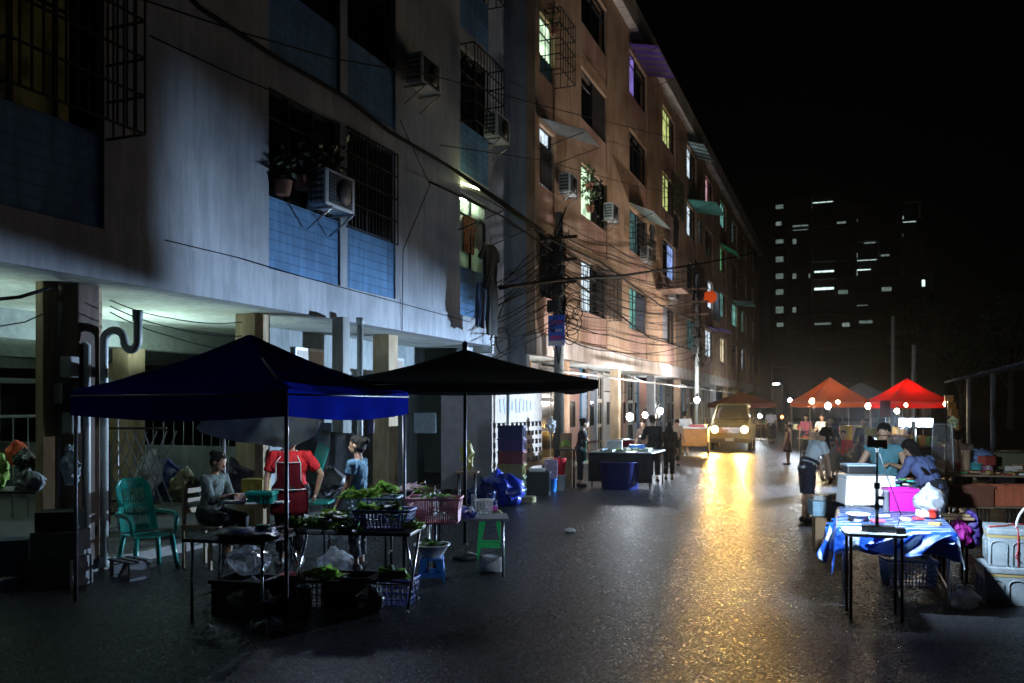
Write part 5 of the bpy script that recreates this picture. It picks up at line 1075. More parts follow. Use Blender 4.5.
person('man in a sleeveless teal top looking down behind the tarp table', W(885, 74.5), face(-.12,-1), 1.68, lean=R(6), hp=R(16), hy=R(-8), armR=((.5,.25,-1),(.1,1,.12)), armL=((-.32,.35,-1),(.62,.8,.25)), shirt=TEAL, sleeve=.0, bottom=DARKT, hair='short', shoes=SAND, fat=1.1, vox=.0065)
person('woman with long dark hair in a blue denim shirt seen from behind', W(935, 79), face(-.6,.5), 1.58, lean=R(32), hp=R(16), armL=((-.1,.55,-1),(0,.9,-.4)), armR=((.1,.4,-1),(0,.8,-.5)), shirt=mat('denim_shirt', (.10,.13,.28), .85, var=.2, scale=18), sleeve=.45, bottom=DARKT, hair='long', shoes=SHOE, fat=1.15, vox=.0065)
# ---------------------------------------------------------------- tarp table, small table, lamp stand
def tarpmat():
    m = mat('blue_white_tarp', (.1,.2,.6), .32, spec=.6); nt = m.node_tree; b = nt.nodes['Principled BSDF']; L = nt.links; tc = nt.nodes.new('ShaderNodeTexCoord'); w_ = nt.nodes.new('ShaderNodeTexWave'); w_.bands_direction = 'X'; w_.inputs['Scale'].default_value = 1.9; w_.inputs['Distortion'].default_value = 1.6; w_.inputs['Detail'].default_value = 2; w_.inputs['Detail Scale'].default_value = 2
    mp = nt.nodes.new('ShaderNodeMapping'); mp.inputs['Rotation'].default_value = (0,0,R(70)); L.new(tc.outputs['Object'], mp.inputs['Vector']); L.new(mp.outputs['Vector'], w_.inputs['Vector']); r = nt.nodes.new('ShaderNodeValToRGB'); r.color_ramp.elements[0].position = .6; r.color_ramp.elements[1].position = .74; r.color_ramp.elements[0].color = (.015,.085,.45,1); r.color_ramp.elements[1].color = (.55,.66,.8,1); L.new(w_.outputs['Fac'], r.inputs['Fac']); L.new(r.outputs['Color'], b.inputs['Base Color'])
    n = nt.nodes.new('ShaderNodeTexNoise'); n.inputs['Scale'].default_value = 9; n.inputs['Detail'].default_value = 5; L.new(tc.outputs['Object'], n.inputs['Vector']); n.inputs['Scale'].default_value = 13; bp = nt.nodes.new('ShaderNodeBump'); bp.inputs['Strength'].default_value = .7; bp.inputs['Distance'].default_value = .03; L.new(n.outputs['Fac'], bp.inputs['Height']); L.new(bp.outputs['Normal'], b.inputs['Normal']); return m
TARP = tarpmat()
table('long steel-legged table beneath the blue and white tarp', (.44, 9.6, 0), 1.02, 1.78, .735, 0, WOOD, STEEL, 'straight')
rnd = random.Random(2)
def tarp(u, v):
    x = -.64+1.26*u; y = -1.0+1.95*v; ex = max(0, -x-.51)+max(0, x-.51)*.55; ey = max(0, -y-.89); e = ex+ey
    z = .75+.012*mn.noise(V((x*4,y*4,1)))+.006*mn.noise(V((x*14,y*9,2)))
    if e > 0:
        dr = min(1, e*8); sx = -1 if x < -.51 else (1 if x > .51 else 0)
        x = max(-.53, min(.53, x)) + (sx*.03+.03*math.sin(v*23+u*3))*dr; z -= e*1.9*(1+.5*mn.noise(V((u*5,v*4,5)))); 
        if ey > 0: y = -.91-.03*math.sin(u*27)*dr - .02*dr
    return V((x, y, z))
m = MB(); m.surf(tarp, 60, 80); m.solid(.004); o = m.build('tarpaulin', TARP); o.location = (.44, 9.6, 0); tag(o, 'crinkled blue and white tarp spread over the long table', 'tarpaulin')
for (A, B_, l, lab) in (((-.62,-.75),(-.5,.2),.42,'loose blue and white tarp corner drooping at the left of the table'),((-.2,-.96),(.5,-.93),.22,'bunched blue and white tarp edge sagging below the table front')):
    m = MB(); m.surf(lambda u, v: V((A[0]+(B_[0]-A[0])*u+.03*math.sin(u*17+v*4)-.05*v, A[1]+(B_[1]-A[1])*u-.03*math.cos(u*13+v*5)-.03*v, .735-l*v*(.35+.65*math.sin(PI*min(1,u+.12))))), 30, 14); m.solid(.005); o = m.build('tarp_edge', TARP); o.location = (.44, 9.6, 0); tag(o, lab, 'tarpaulin')
table('small round-cornered pale folding table carrying the lamp stand', (.24, 8.38, 0), .52, .44, .775, R(6), mat('pale_tabletop', (.55,.64,.7), .4, var=.1), BLKM, 'straight', thick=.026, rnd_=.07, inset=.05)
LS = W(878, 107.5); LS = V((.27, 8.40, .778)); t = thing('lamp_stand', 'black telescopic lamp stand with clamp on the small pale table', 'lamp stand', LS)
MB().obox((0.01,0,.03),(.28,.15,.05),bev=.01).build('base', BLK, t); m = MB(); m.tube([(0,0,.05),(0,0,.42)], .016, 10); m.build('lower_tube', mat('dark_tube', (.05,.05,.055), .3, .8), t); m = MB(); m.tube([(0,0,.42),(0,0,.76)], .01, 8); m.build('upper_tube', CHROME, t)
m = MB(); m.obox((0,0,.41),(.05,.05,.06),bev=.01); m.obox((.03,0,.3),(.06,.03,.03)); m.obox((0,0,.22),(.04,.045,.05)); m.build('clamp', BLK, t)
m = MB(); m.obox((0,.0,.79),(.17,.03,.07),bev=.01); m.obox((-.06,-.01,.83),(.035,.03,.06)); m.obox((.065,-.01,.77),(.04,.03,.05)); m.build('lamp_housing', BLK, t); MB().obox((-.092,.075,.815),(.004,.09,.085),rz=R(12)).build('side_flap', BLK, t); MB().obox((0,.075,.862),(.19,.1,.004)).build('top_flap', BLK, t); MB().obox((0,.03,.79),(.15,.024,.055),bev=.005).build('led_panel', emis('led_white', (.72,.86,1), 40), t)  # side and top flaps added to keep this lamp's light off the facade
m = MB(); m.tube([(.02,.02,.7),(.1,.06,.45),(.2,.04,.15),(.16,-.02,.02),(.24,-.1,.005)], .004, 5); m.build('cord', CAB, t); LAMP = LS
small('adapter', 'black power adapter at the right end of the small pale table', 'adapter', (.455, 8.33, .776), (.08,.1,.05), BLK, .2)
# goods on the tarp table
p0 = W(866, 84, .752); t = thing('foam_box', 'large white foam box glaring in the lamplight on the tarp table', 'box', p0, R(17)); WF = mat('white_foam', (.8,.8,.8), .7, bump=.15, bscale=90)
MB().obox((0,0,.155),(.6,.38,.31),bev=.015,top=.92).build('box', WF, t); MB().obox((0,0,.325),(.56,.36,.03),bev=.01).build('lid', WF, t)
t = thing('steel_tray', 'dark rimmed tray resting on the white foam box', 'tray', W(858, 82, .752+.345), R(17)); m = MB(); m.obox((0,0,.05),(.32,.24,.1),bev=.012); m.build('tray', BLK, t); m = MB(); [m.obox((sx*.165,0,.1),(.02,.28,.02)) for sx in (-1,1)]; [m.obox((0,sy*.13,.1),(.31,.02,.02)) for sy in (-1,1)]; m.build('rim', mat('pale_rim', (.4,.5,.6), .35), t)
for k in range(7): small('sachet', 'green and white sachet strewn behind the magenta crate', 'sachet', W(890+k*4, 84+(k%3), .76+.05*(k%2)+.22), (.07,.05,.02), mat('sachet_%d' % (k%3), [(.15,.5,.15),(.7,.7,.7),(.05,.4,.3)][k%3], .4), R(40*k), 'sachets behind the magenta crate')
small('display_box', 'low grey box under the green and white sachets', 'box', W(901, 86, .752), (.34,.2,.215), mat('grey_display', (.35,.36,.4), .5), R(17))
crate('magenta plastic crate on the tarp table beside the foam box', W(900, 90, .755), .29, .22, .25, mat('magenta_plastic', (.45,.012,.3), .4), R(14)); bag('knotted white carrier bag on the right end of the tarp table', W(929, 96, .755), (.15,.12,.17), FILMW, 71, False, rz=R(20)); small('takeaway_box', 'white tray with a red corner inside the knotted carrier bag', 'tray', W(928, 96, .76), (.2,.14,.07), mat('red_white_tray', (.7,.6,.58), .5), R(20)); tub('cup', 'red cup showing through the knotted carrier bag', 'cup', W(933, 97, .758), .035, .045, .08, mat('red_cup', (.6,.04,.02), .4))
small('plank', 'short raw plank behind the knotted carrier bag', 'plank', W(953, 92, .72), (.3,.16,.02), WOOD, R(12)); table('bare low bench under the raw plank', W(953, 92), .35, .25, .715, R(12), WOOD, BLKM)
bag('magenta and navy cloth bag hanging at the right end of the tarp table', W(958, 93, .36), (.1,.1,.18), mat('magenta_bag', (.4,.02,.28), .6, var=.5, scale=6), 72, False); bag('navy cloth bag hanging right of the magenta one', W(972, 92, .35), (.1,.1,.22), mat('navy_purple_bag', (.04,.02,.16), .6, var=.4, scale=6), 73, False)
basket('blue lattice basket on the ground beneath the tarp table', W(908, 93), .5, .36, .27, mat('blue_crate_plastic', (.02,.12,.36), .45), R(12), .92, 14, rows=6); bag('pale bag inside the blue lattice basket', W(907, 93, .1), (.18,.13,.12), FILMW, 74, False)
small('carton', 'brown carton standing on the road left of the tarp table', 'carton', W(829, 74), (.4,.34,.42), mat('brown_carton', (.3,.19,.1), .75, var=.15), R(10)); small('carton', 'pale blue open carton on top of the brown carton', 'carton', W(826, 73, .423), (.42,.34,.2), mat('pale_blue_carton', (.3,.48,.6), .6, var=.4, scale=9), R(14)); small('packet', 'white food packet lying on the pale blue carton', 'packet', W(823, 73, .626), (.2,.14,.06), WHITEP, R(50))
rnd = random.Random(44)
for k in range(9): small('snack_pack', 'small shiny snack pack lying on the blue and white tarp', 'pack', (.44+rnd.uniform(-.4,.4), 9.5+rnd.uniform(-.35,.6), .758), (rnd.uniform(.08,.14),rnd.uniform(.06,.1),.025), mat('snack_%d' % (k%4), [(.6,.6,.6),(.55,.3,.05),(.1,.3,.5),(.5,.06,.08)][k%4], .35), rnd.random()*3, 'snack packs on the tarp', .008)
tub('bowl', 'pale round bowl on the tarp left of the lamp stand', 'bowl', (.12, 9.25, .757), .07, .11, .06, WHITEP); tub('bottle', 'slim clear bottle standing on the tarp by the magenta crate', 'bottle', W(886, 92, .757), .03, .032, .22, FILM)
# styrofoam fish boxes at the lower right
SF = mat('grey_white_foam', (.27,.31,.33), .75, var=.3, scale=5, bump=.3, bscale=60); TAPE = mat('brown_tape', (.4,.3,.12), .45)
def fishbox(label, loc, rz):
    t = thing('styrofoam_box', label, 'box', loc, rz, 'styrofoam fish boxes'); w, d, h = .74, .5, .3
    MB().obox((0,0,h/2),(w,d,h),bev=.012).build('box', SF, t); m = MB(); m.obox((0,0,h+.032),(w+.02,d+.02,.062),bev=.012); m.build('lid', SF, t)
    m = MB()
    for k in range(4):
        x = -w/2+w*(k+.5)/4; pts = [(x-.07,-d/2-.006,.02),(x-.07,-d/2-.006,.2)]+[(x-.07*math.cos(a),-d/2-.006,.2+.045*math.sin(a)) for a in [PI*q/8 for q in range(1,8)]]+[(x+.07,-d/2-.006,.2),(x+.07,-d/2-.006,.02)]; m.tube(pts, .005, 6)
    for k in range(3):
        y = -d/2+d*(k+.5)/3; pts = [(-w/2-.006,y-.06,.02),(-w/2-.006,y-.06,.2)]+[(-w/2-.006,y-.06*math.cos(a),.2+.04*math.sin(a)) for a in [PI*q/8 for q in range(1,8)]]+[(-w/2-.006,y+.06,.2),(-w/2-.006,y+.06,.02)]; m.tube(pts, .005, 6)
    m.build('rib', SF, t)
    m = MB(); [m.obox((0,sy*(d/2+.0015+.0),h-.0),(w+.004,.003,.05)) for sy in (-1,1)]; [m.obox((sx*(w/2+.0015),0,h),(.003,d-.005,.05)) for sx in (-1,1)]; m.build('tape', TAPE, t); return t
bx = W(1014, 104); fishbox('dirty styrofoam box with brown tape, the lower one at the right edge', bx+V((.1,.17,0)), R(2)); t = fishbox('styrofoam box tied with red string and a wire handle, upper one', bx+V((.16,.2,.366)), R(-3))
m = MB(); m.tube([(-.12,-.258,.0),(-.12,-.258,.36),(-.12,0,.368),(-.12,.258,.36)], .006, 5); m.tube([(-.36,-.2,.37),(-.2,-.05,.371),(-.12,.1,.371),(.1,.15,.371)], .007, 5); m.tube([(-.12,-.262,.16),(-.14,-.268,.1),(-.11,-.265,.06)], .006, 5); m.build('string', mat('red_string', (.45,.02,.02), .6), t)
m = MB(); m.tube([(.1+.22*math.cos(a)*-1, -.1, .36+.26*math.sin(a)) for a in [PI*k/12 for k in range(13)]], .012, 8); m.build('handle', WHITEP, t)
bag('small clear bag of rubbish on the road by the styrofoam boxes', W(965, 106), (.13,.1,.1), film('rubbish_film', (.75,.77,.8), .6), 80, True)
# ---------------------------------------------------------------- stall on the right with trays, hanging film bag
SX = W(992, 62); table('long stall table heaped with small coloured packs at the right', SX, 2.3, .8, .83, R(6), WOOD, BLKM, 'straight')
rnd = random.Random(6)
for k in range(36): small('pack', 'small coloured pack laid out on the right stall table', 'pack', SX+V((rnd.uniform(-1.1,1.05), rnd.uniform(-.34,.34), .832)), (rnd.uniform(.08,.16),rnd.uniform(.06,.12),rnd.uniform(.02,.06)), mat('pack_%d' % (k%7), [(.6,.5,.4),(.5,.08,.06),(.12,.35,.12),(.65,.65,.6),(.5,.35,.05),(.45,.15,.3),(.6,.3,.15)][k%7], .5), rnd.random()*3, 'packs on the right stall table')
for k, px in enumerate((968, 998, 1028)): 
    t = crate(['dark rust crate under the left end of the right stall table','orange-red crate under the right stall table','second orange-red crate under the right stall table, by the edge'][k], W(px, 66, .42), .62, .3, .3, mat('rust_crate_%d' % (k>0), [(.25,.08,.04),(.7,.18,.08)][k>0], .5, var=.2), R(6))
    table(['low rack under the dark rust crate','low rack under the orange-red crate','low rack under the second orange-red crate'][k], W(px, 66), .64, .34, .415, R(6), WOOD, BLKM)
for k, (px, r, h, c) in enumerate(((966,.07,.3,(.55,.35,.22)),(976,.1,.1,(.1,.5,.5)),(988,.05,.2,(.6,.5,.48)))): tub('jar', ['tan jar standing on the right stall table','turquoise bowl on the right stall table','pale bottle at the right of the turquoise bowl'][k], ['jar','bowl','bottle'][k], W(px, 61, .87), r*.8, r, h, mat('jar_%d' % k, c, .4))
bag('blue-white bundle of bags behind the turquoise bowl', W(980, 59, .88), (.24,.16,.16), mat('blue_white_bundle', (.25,.35,.6), .4, var=.5, scale=9), 81, False); small('storage_box', 'olive storage box at the right end of the stall', 'box', W(1006, 58, .83), (.6,.35,.28), mat('olive_box', (.14,.13,.06), .6), R(6))
p0 = W(946, 66); t = thing('display_pole', 'thin dark pole holding the clear film bag', 'pole', p0); MB().tube([(0,0,0),(0,0,2.0)], .014, 8).build('pole', BLKM, t); m = MB(); m.tube([(-.22,0,1.66),(.12,0,1.66)], .008, 6); m.build('arm', BLKM, t); m = MB(); m.lathe([(.16,0),(.17,.03),(.03,.05)], (0,0,0), 16); m.build('base', BLKM, t)
m = MB(); m.surf(lambda u, v: V(((u-.5)*(.27+.05*v), -.03-.02*math.sin(u*PI)*math.sin(v*3)+.006*math.sin(v*20+u*5), -.74*v+.02*math.sin(u*9))), 16, 24); m.surf(lambda u, v: V(((u-.5)*(.27+.05*v), .0+.03*math.sin(u*PI), -.74*v)), 16, 24); o = m.build('film_bag', film('clear_film', (.6,.66,.72), .05, .08), t and None); o.location = (p0.x-.06, p0.y-.03, 1.64); o.rotation_euler = (0,0,R(12)); m = MB(); m.tube([(-.135,-.03,0),(-.16,-.03,-.74),(.16,-.03,-.74),(.135,-.03,0)], .009, 6, closed=True); m.build('seam', mat('film_seam', (.6,.65,.7), .3, trans=.3), o); tag(o, 'large clear film bag hanging flat from the thin dark pole', 'bag')
bag('lilac and lime bundle tied at the top of the film bag', W(953, 66, 1.58), (.08,.06,.09), mat('lilac_lime', (.4,.4,.2), .5, var=.6, scale=14), 82, False)
rnd = random.Random(19)
for k in range(14): small('stacked_pack', 'packet piled at the back of the right stall table', 'pack', SX+V((rnd.uniform(-1.1,1.0), rnd.uniform(.1,.36), .85+.05*(k%3))), (rnd.uniform(.14,.24),rnd.uniform(.1,.16),rnd.uniform(.05,.16)), mat('pack_%d' % (k%7), (.5,.4,.3), .5), rnd.random()*3, 'packets piled on the right stall')
person('stallholder with a brown shirt stooping behind the right stall table', W(962, 57), face(-.3,-1), 1.58, lean=R(32), hp=R(20), armL=((-.1,.6,-1),(.2,1,-.3)), armR=((.1,.6,-1),(-.3,.9,-.3)), shirt=mat('brown_tee', (.2,.12,.08), .85), sleeve=.15, bottom=DARKT, hair='short', shoes=SHOE, vox=.009)
# market shed on the right
SH = mat('shed_sheet', (.12,.15,.2), .45, .3, var=.3, scale=3); t = thing('market_shed', 'dark open shed with a slanting corrugated roof at the right', 'shed', (5.6, 25, 0)); m = MB()
m.surf(lambda u, v: V((-2.6+6*u, -7+13*v, 2.7+1.1*u+.03*math.sin(v*170))), 2, 340); m.solid(.01); m.build('roof', SH, t)
for x, y in ((-2.3,-6.5),(-2.3,-1.8),(-2.3,2.5),(2.8,-6.5),(2.8,2.5),(-.2,-6.5)): MB().tube([(x,y,0),(x,y,2.68+(x+2.6)/6*1.1)], .06, 10).build('post', mat('shed_post', (.13,.13,.135), .8, var=.4), t)
m = MB(); m.box(3.2,3.25,-7,6,0,3.7); m.build('back_wall', mat('shed_wall', (.03,.033,.045), .8, var=.3), t)
for k, (px, s, z, c) in enumerate(((975,36,.6,(.2,.18,.14)),(985,38,.7,(.1,.1,.1)),(998,36,.5,(.15,.16,.17)),(1010,40,.8,(.06,.06,.07)))): small('storage_box', ['tan box stacked in the dark shed','black box stacked in the dark shed','grey box stacked in the dark shed','charcoal box in the dark shed at the edge'][k], 'box', W(px, s), (.7,.5,z), mat('shed_box_%d' % k, c, .7, var=.3), R(20*k))
for k in range(5): small('hung_pack', 'orange pack hanging near the red canopy corner', 'pack', W(949+k*2.2, 40, Z(402+k*7, 40)), (.2,.1,.17), mat('orange_pack', (.6,.25,.03), .5, var=.3), .3*k, 'orange packs by the red canopy')
# ---------------------------------------------------------------- red canopies and far stalls
REDC = mat('red_canopy_cloth', (.6,.012,.015), .6, trans=.45); ORC = mat('orange_red_canopy_cloth', (.5,.12,.04), .6, trans=.4); GRC = mat('grey_canopy_cloth', (.3,.31,.33), .6, trans=.3); MAR = mat('maroon_canopy_cloth', (.22,.03,.03), .6, trans=.35)
q = W(907, 27); canopy('market_canopy', 'bright red peaked canopy, right of the grey one', -1.12, 1.12, -1.12, 1.12, 2.12, 2.98, .22, REDC, GREYP, .08, loc=q, rz=R(20)); T1 = q
q = W(830, 24.5); canopy('market_canopy', 'orange-red peaked canopy, left of the grey one', -1.22, 1.22, -1.22, 1.22, 2.15, 3.12, .22, ORC, GREYP, .08, loc=q, rz=R(20)); T2 = q
q = W(861, 19.5); canopy('market_canopy', 'grey peaked canopy behind and between the two red ones', -1.5, 1.5, -1.5, 1.5, 2.3, 3.15, .2, GRC, GREYP, .08, loc=q, rz=R(20)); q = W(741, 18.5); canopy('market_canopy', 'maroon canopy behind the approaching vehicle', -1.5, 1.5, -1.5, 1.5, 2.1, 2.75, .2, MAR, GREYP, .06, loc=q, rz=R(20))
def stall(px, s, w, label, skirt, n, seed, grp):
    p = W(px, s); t = thing('stall_counter', label, 'counter', p, R(18)); MB().obox((0,0,.88),(w,.8,.03),bev=.006).build('counter_top', WOOD, t); m = MB(); m.surf(lambda u, v: V((-w/2+w*u, -.41-.02*math.sin(u*40)*v, .86-.78*v)), 60, 3); m.solid(.008); m.build('skirt', skirt, t)
    for sx in (-1,1): MB().obox((sx*(w/2-.05),.3,.43),(.05,.05,.86)).build('leg', BLKM, t)
    rnd = random.Random(seed); cc = [(.7,.68,.6),(.6,.45,.05),(.6,.06,.05),(.65,.6,.3),(.2,.45,.15),(.5,.5,.55),(.6,.3,.05)]
    for k in range(n):
        a = R(18); x, y = rnd.uniform(-w/2+.1,w/2-.1), rnd.uniform(-.3,.3); L_ = p+V((x*math.cos(a)-y*math.sin(a), x*math.sin(a)+y*math.cos(a), .896))
        if k % 3: small('food_box', grp[0], 'box', L_, (rnd.uniform(.12,.26),rnd.uniform(.12,.2),rnd.uniform(.06,.26)), mat('food_%d' % (k%7), cc[k%7], .5), rnd.random(), grp[1])
        else: tub('food_tub', grp[2], 'tub', L_, .08, .1, rnd.uniform(.1,.22), mat('food_%d' % (k%7), cc[k%7], .5), grp[1])
    return t
stall(841, 31, 2.5, 'food counter with black skirt behind the girl in the maroon dress', MC['black_skirt'], 16, 1, ('food box on the black-skirted counter','goods on the black-skirted counter','round tub on the black-skirted counter')); stall(866, 27, 3.0, 'food counter under the orange-red canopy with yellow tubs', mat('brown_skirt', (.1,.05,.03), .7), 18, 2, ('food box on the counter by the orange-red canopy','goods by the orange-red canopy','tub on the counter by the orange-red canopy')); stall(915, 38, 2.0, 'counter glaring under the cold white lamp below the red canopy', MC['black_skirt'], 14, 3, ('food box by the cold white lamp','goods by the cold white lamp','tub by the cold white lamp')); stall(752, 17, 2.6, 'white-lit counter beyond the approaching vehicle', MC['black_skirt'], 10, 4, ('food box beyond the approaching vehicle','goods beyond the vehicle','tub beyond the approaching vehicle')); stall(814, 22, 1.8, 'far counter under white bulbs right of the walking man', MC['black_skirt'], 12, 5, ('food box on the far counter under white bulbs','goods under the far white bulbs','tub on the far counter under white bulbs'))
for k, (px, s, py) in enumerate(((864,36,425),(872,38,428),(846,33,420),(855,33,424))): tub('food_tub', ['bright yellow tub behind the dark-clad sitter','large yellow tub right of the bright yellow tub','pale yellow tub behind the red shirt','white tub beside the pale yellow tub'][k], 'tub', W(px, s, .9), .16, .18, .42, mat('yellow_tub_%d' % (k>2), [(.6,.42,.02),(.65,.6,.45)][k>2], .45)); table(['stand under the bright yellow tub','stand under the large yellow tub','stand under the pale yellow tub','stand under the white tub'][k], W(px, s), .4, .4, .89, .3, WOOD, BLKM)
HAZE = .0004
# ================================================================== LAMPS AND LIGHT
def light(name, kind, loc, power, col, rad=.05, target=None, **kw):
    d = bpy.data.lights.new(name, kind); d.energy = power; d.color = col
    if kind in ('POINT', 'SPOT'): d.shadow_soft_size = rad
    for k, v in kw.items(): setattr(d, k, v)
    o = bpy.data.objects.new(name, d); C.objects.link(o); o.location = loc
    if target is not None: o.rotation_euler = (V(target)-V(loc)).to_track_quat('-Z', 'Y').to_euler()
    return o
def bulb(px, s, py, label, col, st, r=.06, pole=True, cat='lamp'):
    r *= 1.2; st /= 1.5
    p = W(px, s); z = Z(py, s); t = thing('bare_bulb', label, cat, (p.x, p.y, 0), 0)
    m = MB(); m.ell((0,0,z), (r,r,r*1.15), n=16, m=10); m.build('bulb', emis('bulb_%d' % int(px*10+py), col, st), t)
    m = MB(); m.lathe([(r*.5,z+r*.95),(r*.5,z+r*2.1),(r*.2,z+r*2.4)], (0,0,0), 12); m.build('socket', BLK, t)
    m = MB()
    if pole: m.tube([(.08,.06,0),(.06,.05,z*.8),(.03,.03,z+r*2.9),(0,0,z+r*2.2)], .008, 6)
    else: m.tube([(0,0,z+r*2.2),(.02,.02,z+.5)], .006, 5)
    m.build('stand' if pole else 'cord', BLKM if pole else CAB, t); return t
COOL = (.78,.9,1); WARM = (1,.72,.36)
bulb(645, 30, 415, 'added white bulb half hidden behind the tall customer in black', COOL, 400, .065); bulb(630, 37, 417, 'very bright white bulb on a slanting stand over the vendor table', COOL, 320, .075); bulb(660, 27.3, 411, 'bright white bulb just beyond the tall customer in black', COOL, 500, .085); bulb(697, 22, 400, 'white bulb above the orange cart by the peach block', COOL, 500, .095)  # the half hidden bulb is added to help light the peach wall
bulb(799, 23, 404, 'white bulb at the left end of the far right stalls', COOL, 1202, .08); bulb(790, 21, 400, 'small bluish bulb left of the far white bulbs', (.7,.75,1), 601, .06); bulb(828, 29, 406, 'brightest warm-white bulb beneath the orange-red canopy', (1,.88,.66), 1681, .075); bulb(812, 29, 401, 'orange bulb at the left corner of the orange-red canopy', WARM, 1004, .06); bulb(868, 32, 406, 'warm bulb on a post between the two red canopies', WARM, 1004, .06); bulb(838, 27, 402, 'tiny warm bulb right of the brightest warm-white bulb', WARM, 381, .045); bulb(906, 30, 405, 'tiny orange bulb on the red canopy front edge', (1,.6,.3), 525, .04); bulb(946, 34, 404, 'warm bulb at the right corner of the red canopy', WARM, 788, .05); bulb(897, 34, 411, 'white bulb among yellow tubs below the red canopy', (1,.9,.7), 621, .05)
bulb(755, 16, 405, 'bright white bulb just right of the approaching vehicle', COOL, 540, .11); bulb(762, 15, 406, 'smaller white bulb right of the vehicle-side bulb', COOL, 240, .08); bulb(760, 15, 416, 'low warm-white bulb on the stall beyond the vehicle', (1,.9,.75), 180, .1); bulb(782, 19, 417, 'small red lamp at the foot of the far stalls', (1,.15,.05), 36, .06)
p0 = W(776, 12); t = thing('street_lamp', 'distant white street lamp hanging above the far road', 'street lamp', p0); m = MB(); m.tube([(.5,0,0),(.5,0,3.6),(.35,0,3.9),(0,0,3.92)], .05, 8); m.build('post', STEEL, t); m = MB(); m.obox((0,0,Z(384,12)),(.5,.25,.14),bev=.05); m.build('lamp', emis('street_white', (.9,1,.95), 14), t)
for px, s_, py, dy, zz, pw in ((630,37,417,3.5,5.2,1000),(645,30,415,1.5,5,600),(660,27.3,411,1,5,600),(697,22,400,1,5,1000)):
    p = W(px, s_); light('wall_wash_spot', 'SPOT', (p.x-.1, p.y, Z(py, s_)+.06), pw, (.95,.95,1), .05, (-7.6, p.y+dy, zz), spot_size=R(150), spot_blend=.7)  # extra spots added at the bulbs to brighten the peach wall
p = W(790, 21); light('wall_wash_spot', 'SPOT', (p.x-.1, p.y-.05, Z(400, 21)), 5600, (1,.86,.74), .08, (-7.6, 35, 5.2), spot_size=R(56), spot_blend=1.)  # wide spot added at the bluish bulb to lift the peach facade
light('table_fill_spot', 'SPOT', (W(630,37).x+.12, W(630,37).y-.1, 1.63), 80, (.9,.95,1), .05, (-5.05, 20.5, .85), spot_size=R(48), spot_blend=.8)  # spot added to brighten the vendor table
for q, c_, k in ((T1, (1,.35,.15), 560), (T2, (1,.55,.25), 260)):
    t = thing('bare_bulb', ['added warm bulb hidden under the peak of the bright red canopy','added warm bulb hidden under the peak of the orange-red canopy'][q is T2], 'lamp', q); MB().ell((0,0,2.3), (.05,.05,.06), n=14, m=8).build('bulb', emis('peak_bulb_%d' % k, c_, k), t); MB().tube([(0,0,2.36),(0,0,2.85)], .006, 5).build('cord', CAB, t)  # unseen bulbs added inside the canopies so the cloth glows
# cold floodlight on the counter below the red canopy: it lights the grey block across the street
KL = W(916, 41, 1.52); t = thing('flood_lamp', 'cold white floodlight glaring on the counter below the red canopy', 'lamp', (KL.x, KL.y, 0)); m = MB(); m.tube([(0,.1,0),(0,.1,1.5)], .018, 8); m.build('stand', STEEL, t)
m = MB(); m.obox((0,.09,1.52),(.8,.05,.24),bev=.02); m.build('housing', BLKM, t); MB().obox((0,.05,1.52),(.74,.02,.19),bev=.005).build('led_panel', emis('flood_white', (.7,.88,1), 60), t)
LP = KL+V((-.06,-.1,0)); sp = light('flood_light', 'SPOT', LP, 20000, (.5,.71,1), .024, V((-7.6, 11.5, 1.6)), spot_size=R(88), spot_blend=.6)
def da(deg, r, z=0.): return LP + V((-math.cos(R(deg))*r, -math.sin(R(deg))*r, z))
m = MB(); hz_ = .26*math.tan(R(10.6))
m.prism([(p.x,p.y) for p in [da(80,.26), da(62,.26), da(44,.26), da(26,.26), da(8,.26), da(-30,.12), LP+V((.08,.06,0)), LP+V((.05,-.14,0)), da(110,.12)]], 1.52+hz_, 1.52+hz_+.006)
m.build('visor', BLKM, t, w=True); m = MB(); a_, b_ = da(19,.26), da(-10,.14); m.prism([(a_.x,a_.y),(b_.x,b_.y),(b_.x+.004,b_.y+.006),(a_.x+.004,a_.y+.006)], 1.36, 1.52+hz_-.002); m.build('barn_door', BLKM, t, w=True)  # visor added to fade the wall light upward, barn door to shade the customers
m = MB(); a_, b_ = da(76,.26), da(110,.13); m.prism([(a_.x,a_.y),(b_.x,b_.y),(b_.x-.006,b_.y+.004),(a_.x-.006,a_.y+.004)], 1.36, 1.52+hz_-.002); m.build('barn_door', BLKM, t, w=True)  # second barn door added to keep flood light off the near road
def wl(Y, r): d = V((-7.6, Y, 0))-LP; d.z = 0; return V((LP.x, LP.y, 0))+d.normalized()*r
qa, qb = wl(8.15, 1.5), wl(1.0, 1.5); t = thing('shadow_board', 'added dark red board on a thin post blocking part of the cold floodlight', 'sign', qa); o_ = (qb-qa)  # board added to cast the shadow edge on the grey block
m = MB(); m.tube([o_*.5, o_*.5+V((0,0,1.7))], .012, 8); m.build('post', BLKM, t); n_ = V((o_.y,-o_.x,0)).normalized()*.012; m = MB(); m.prism([(p.x,p.y) for p in (-n_, o_-n_, o_+n_, n_)], 1.665, 2.05); m.build('board', mat('dark_red_board', (.25,.012,.012), .7, var=.3), t)
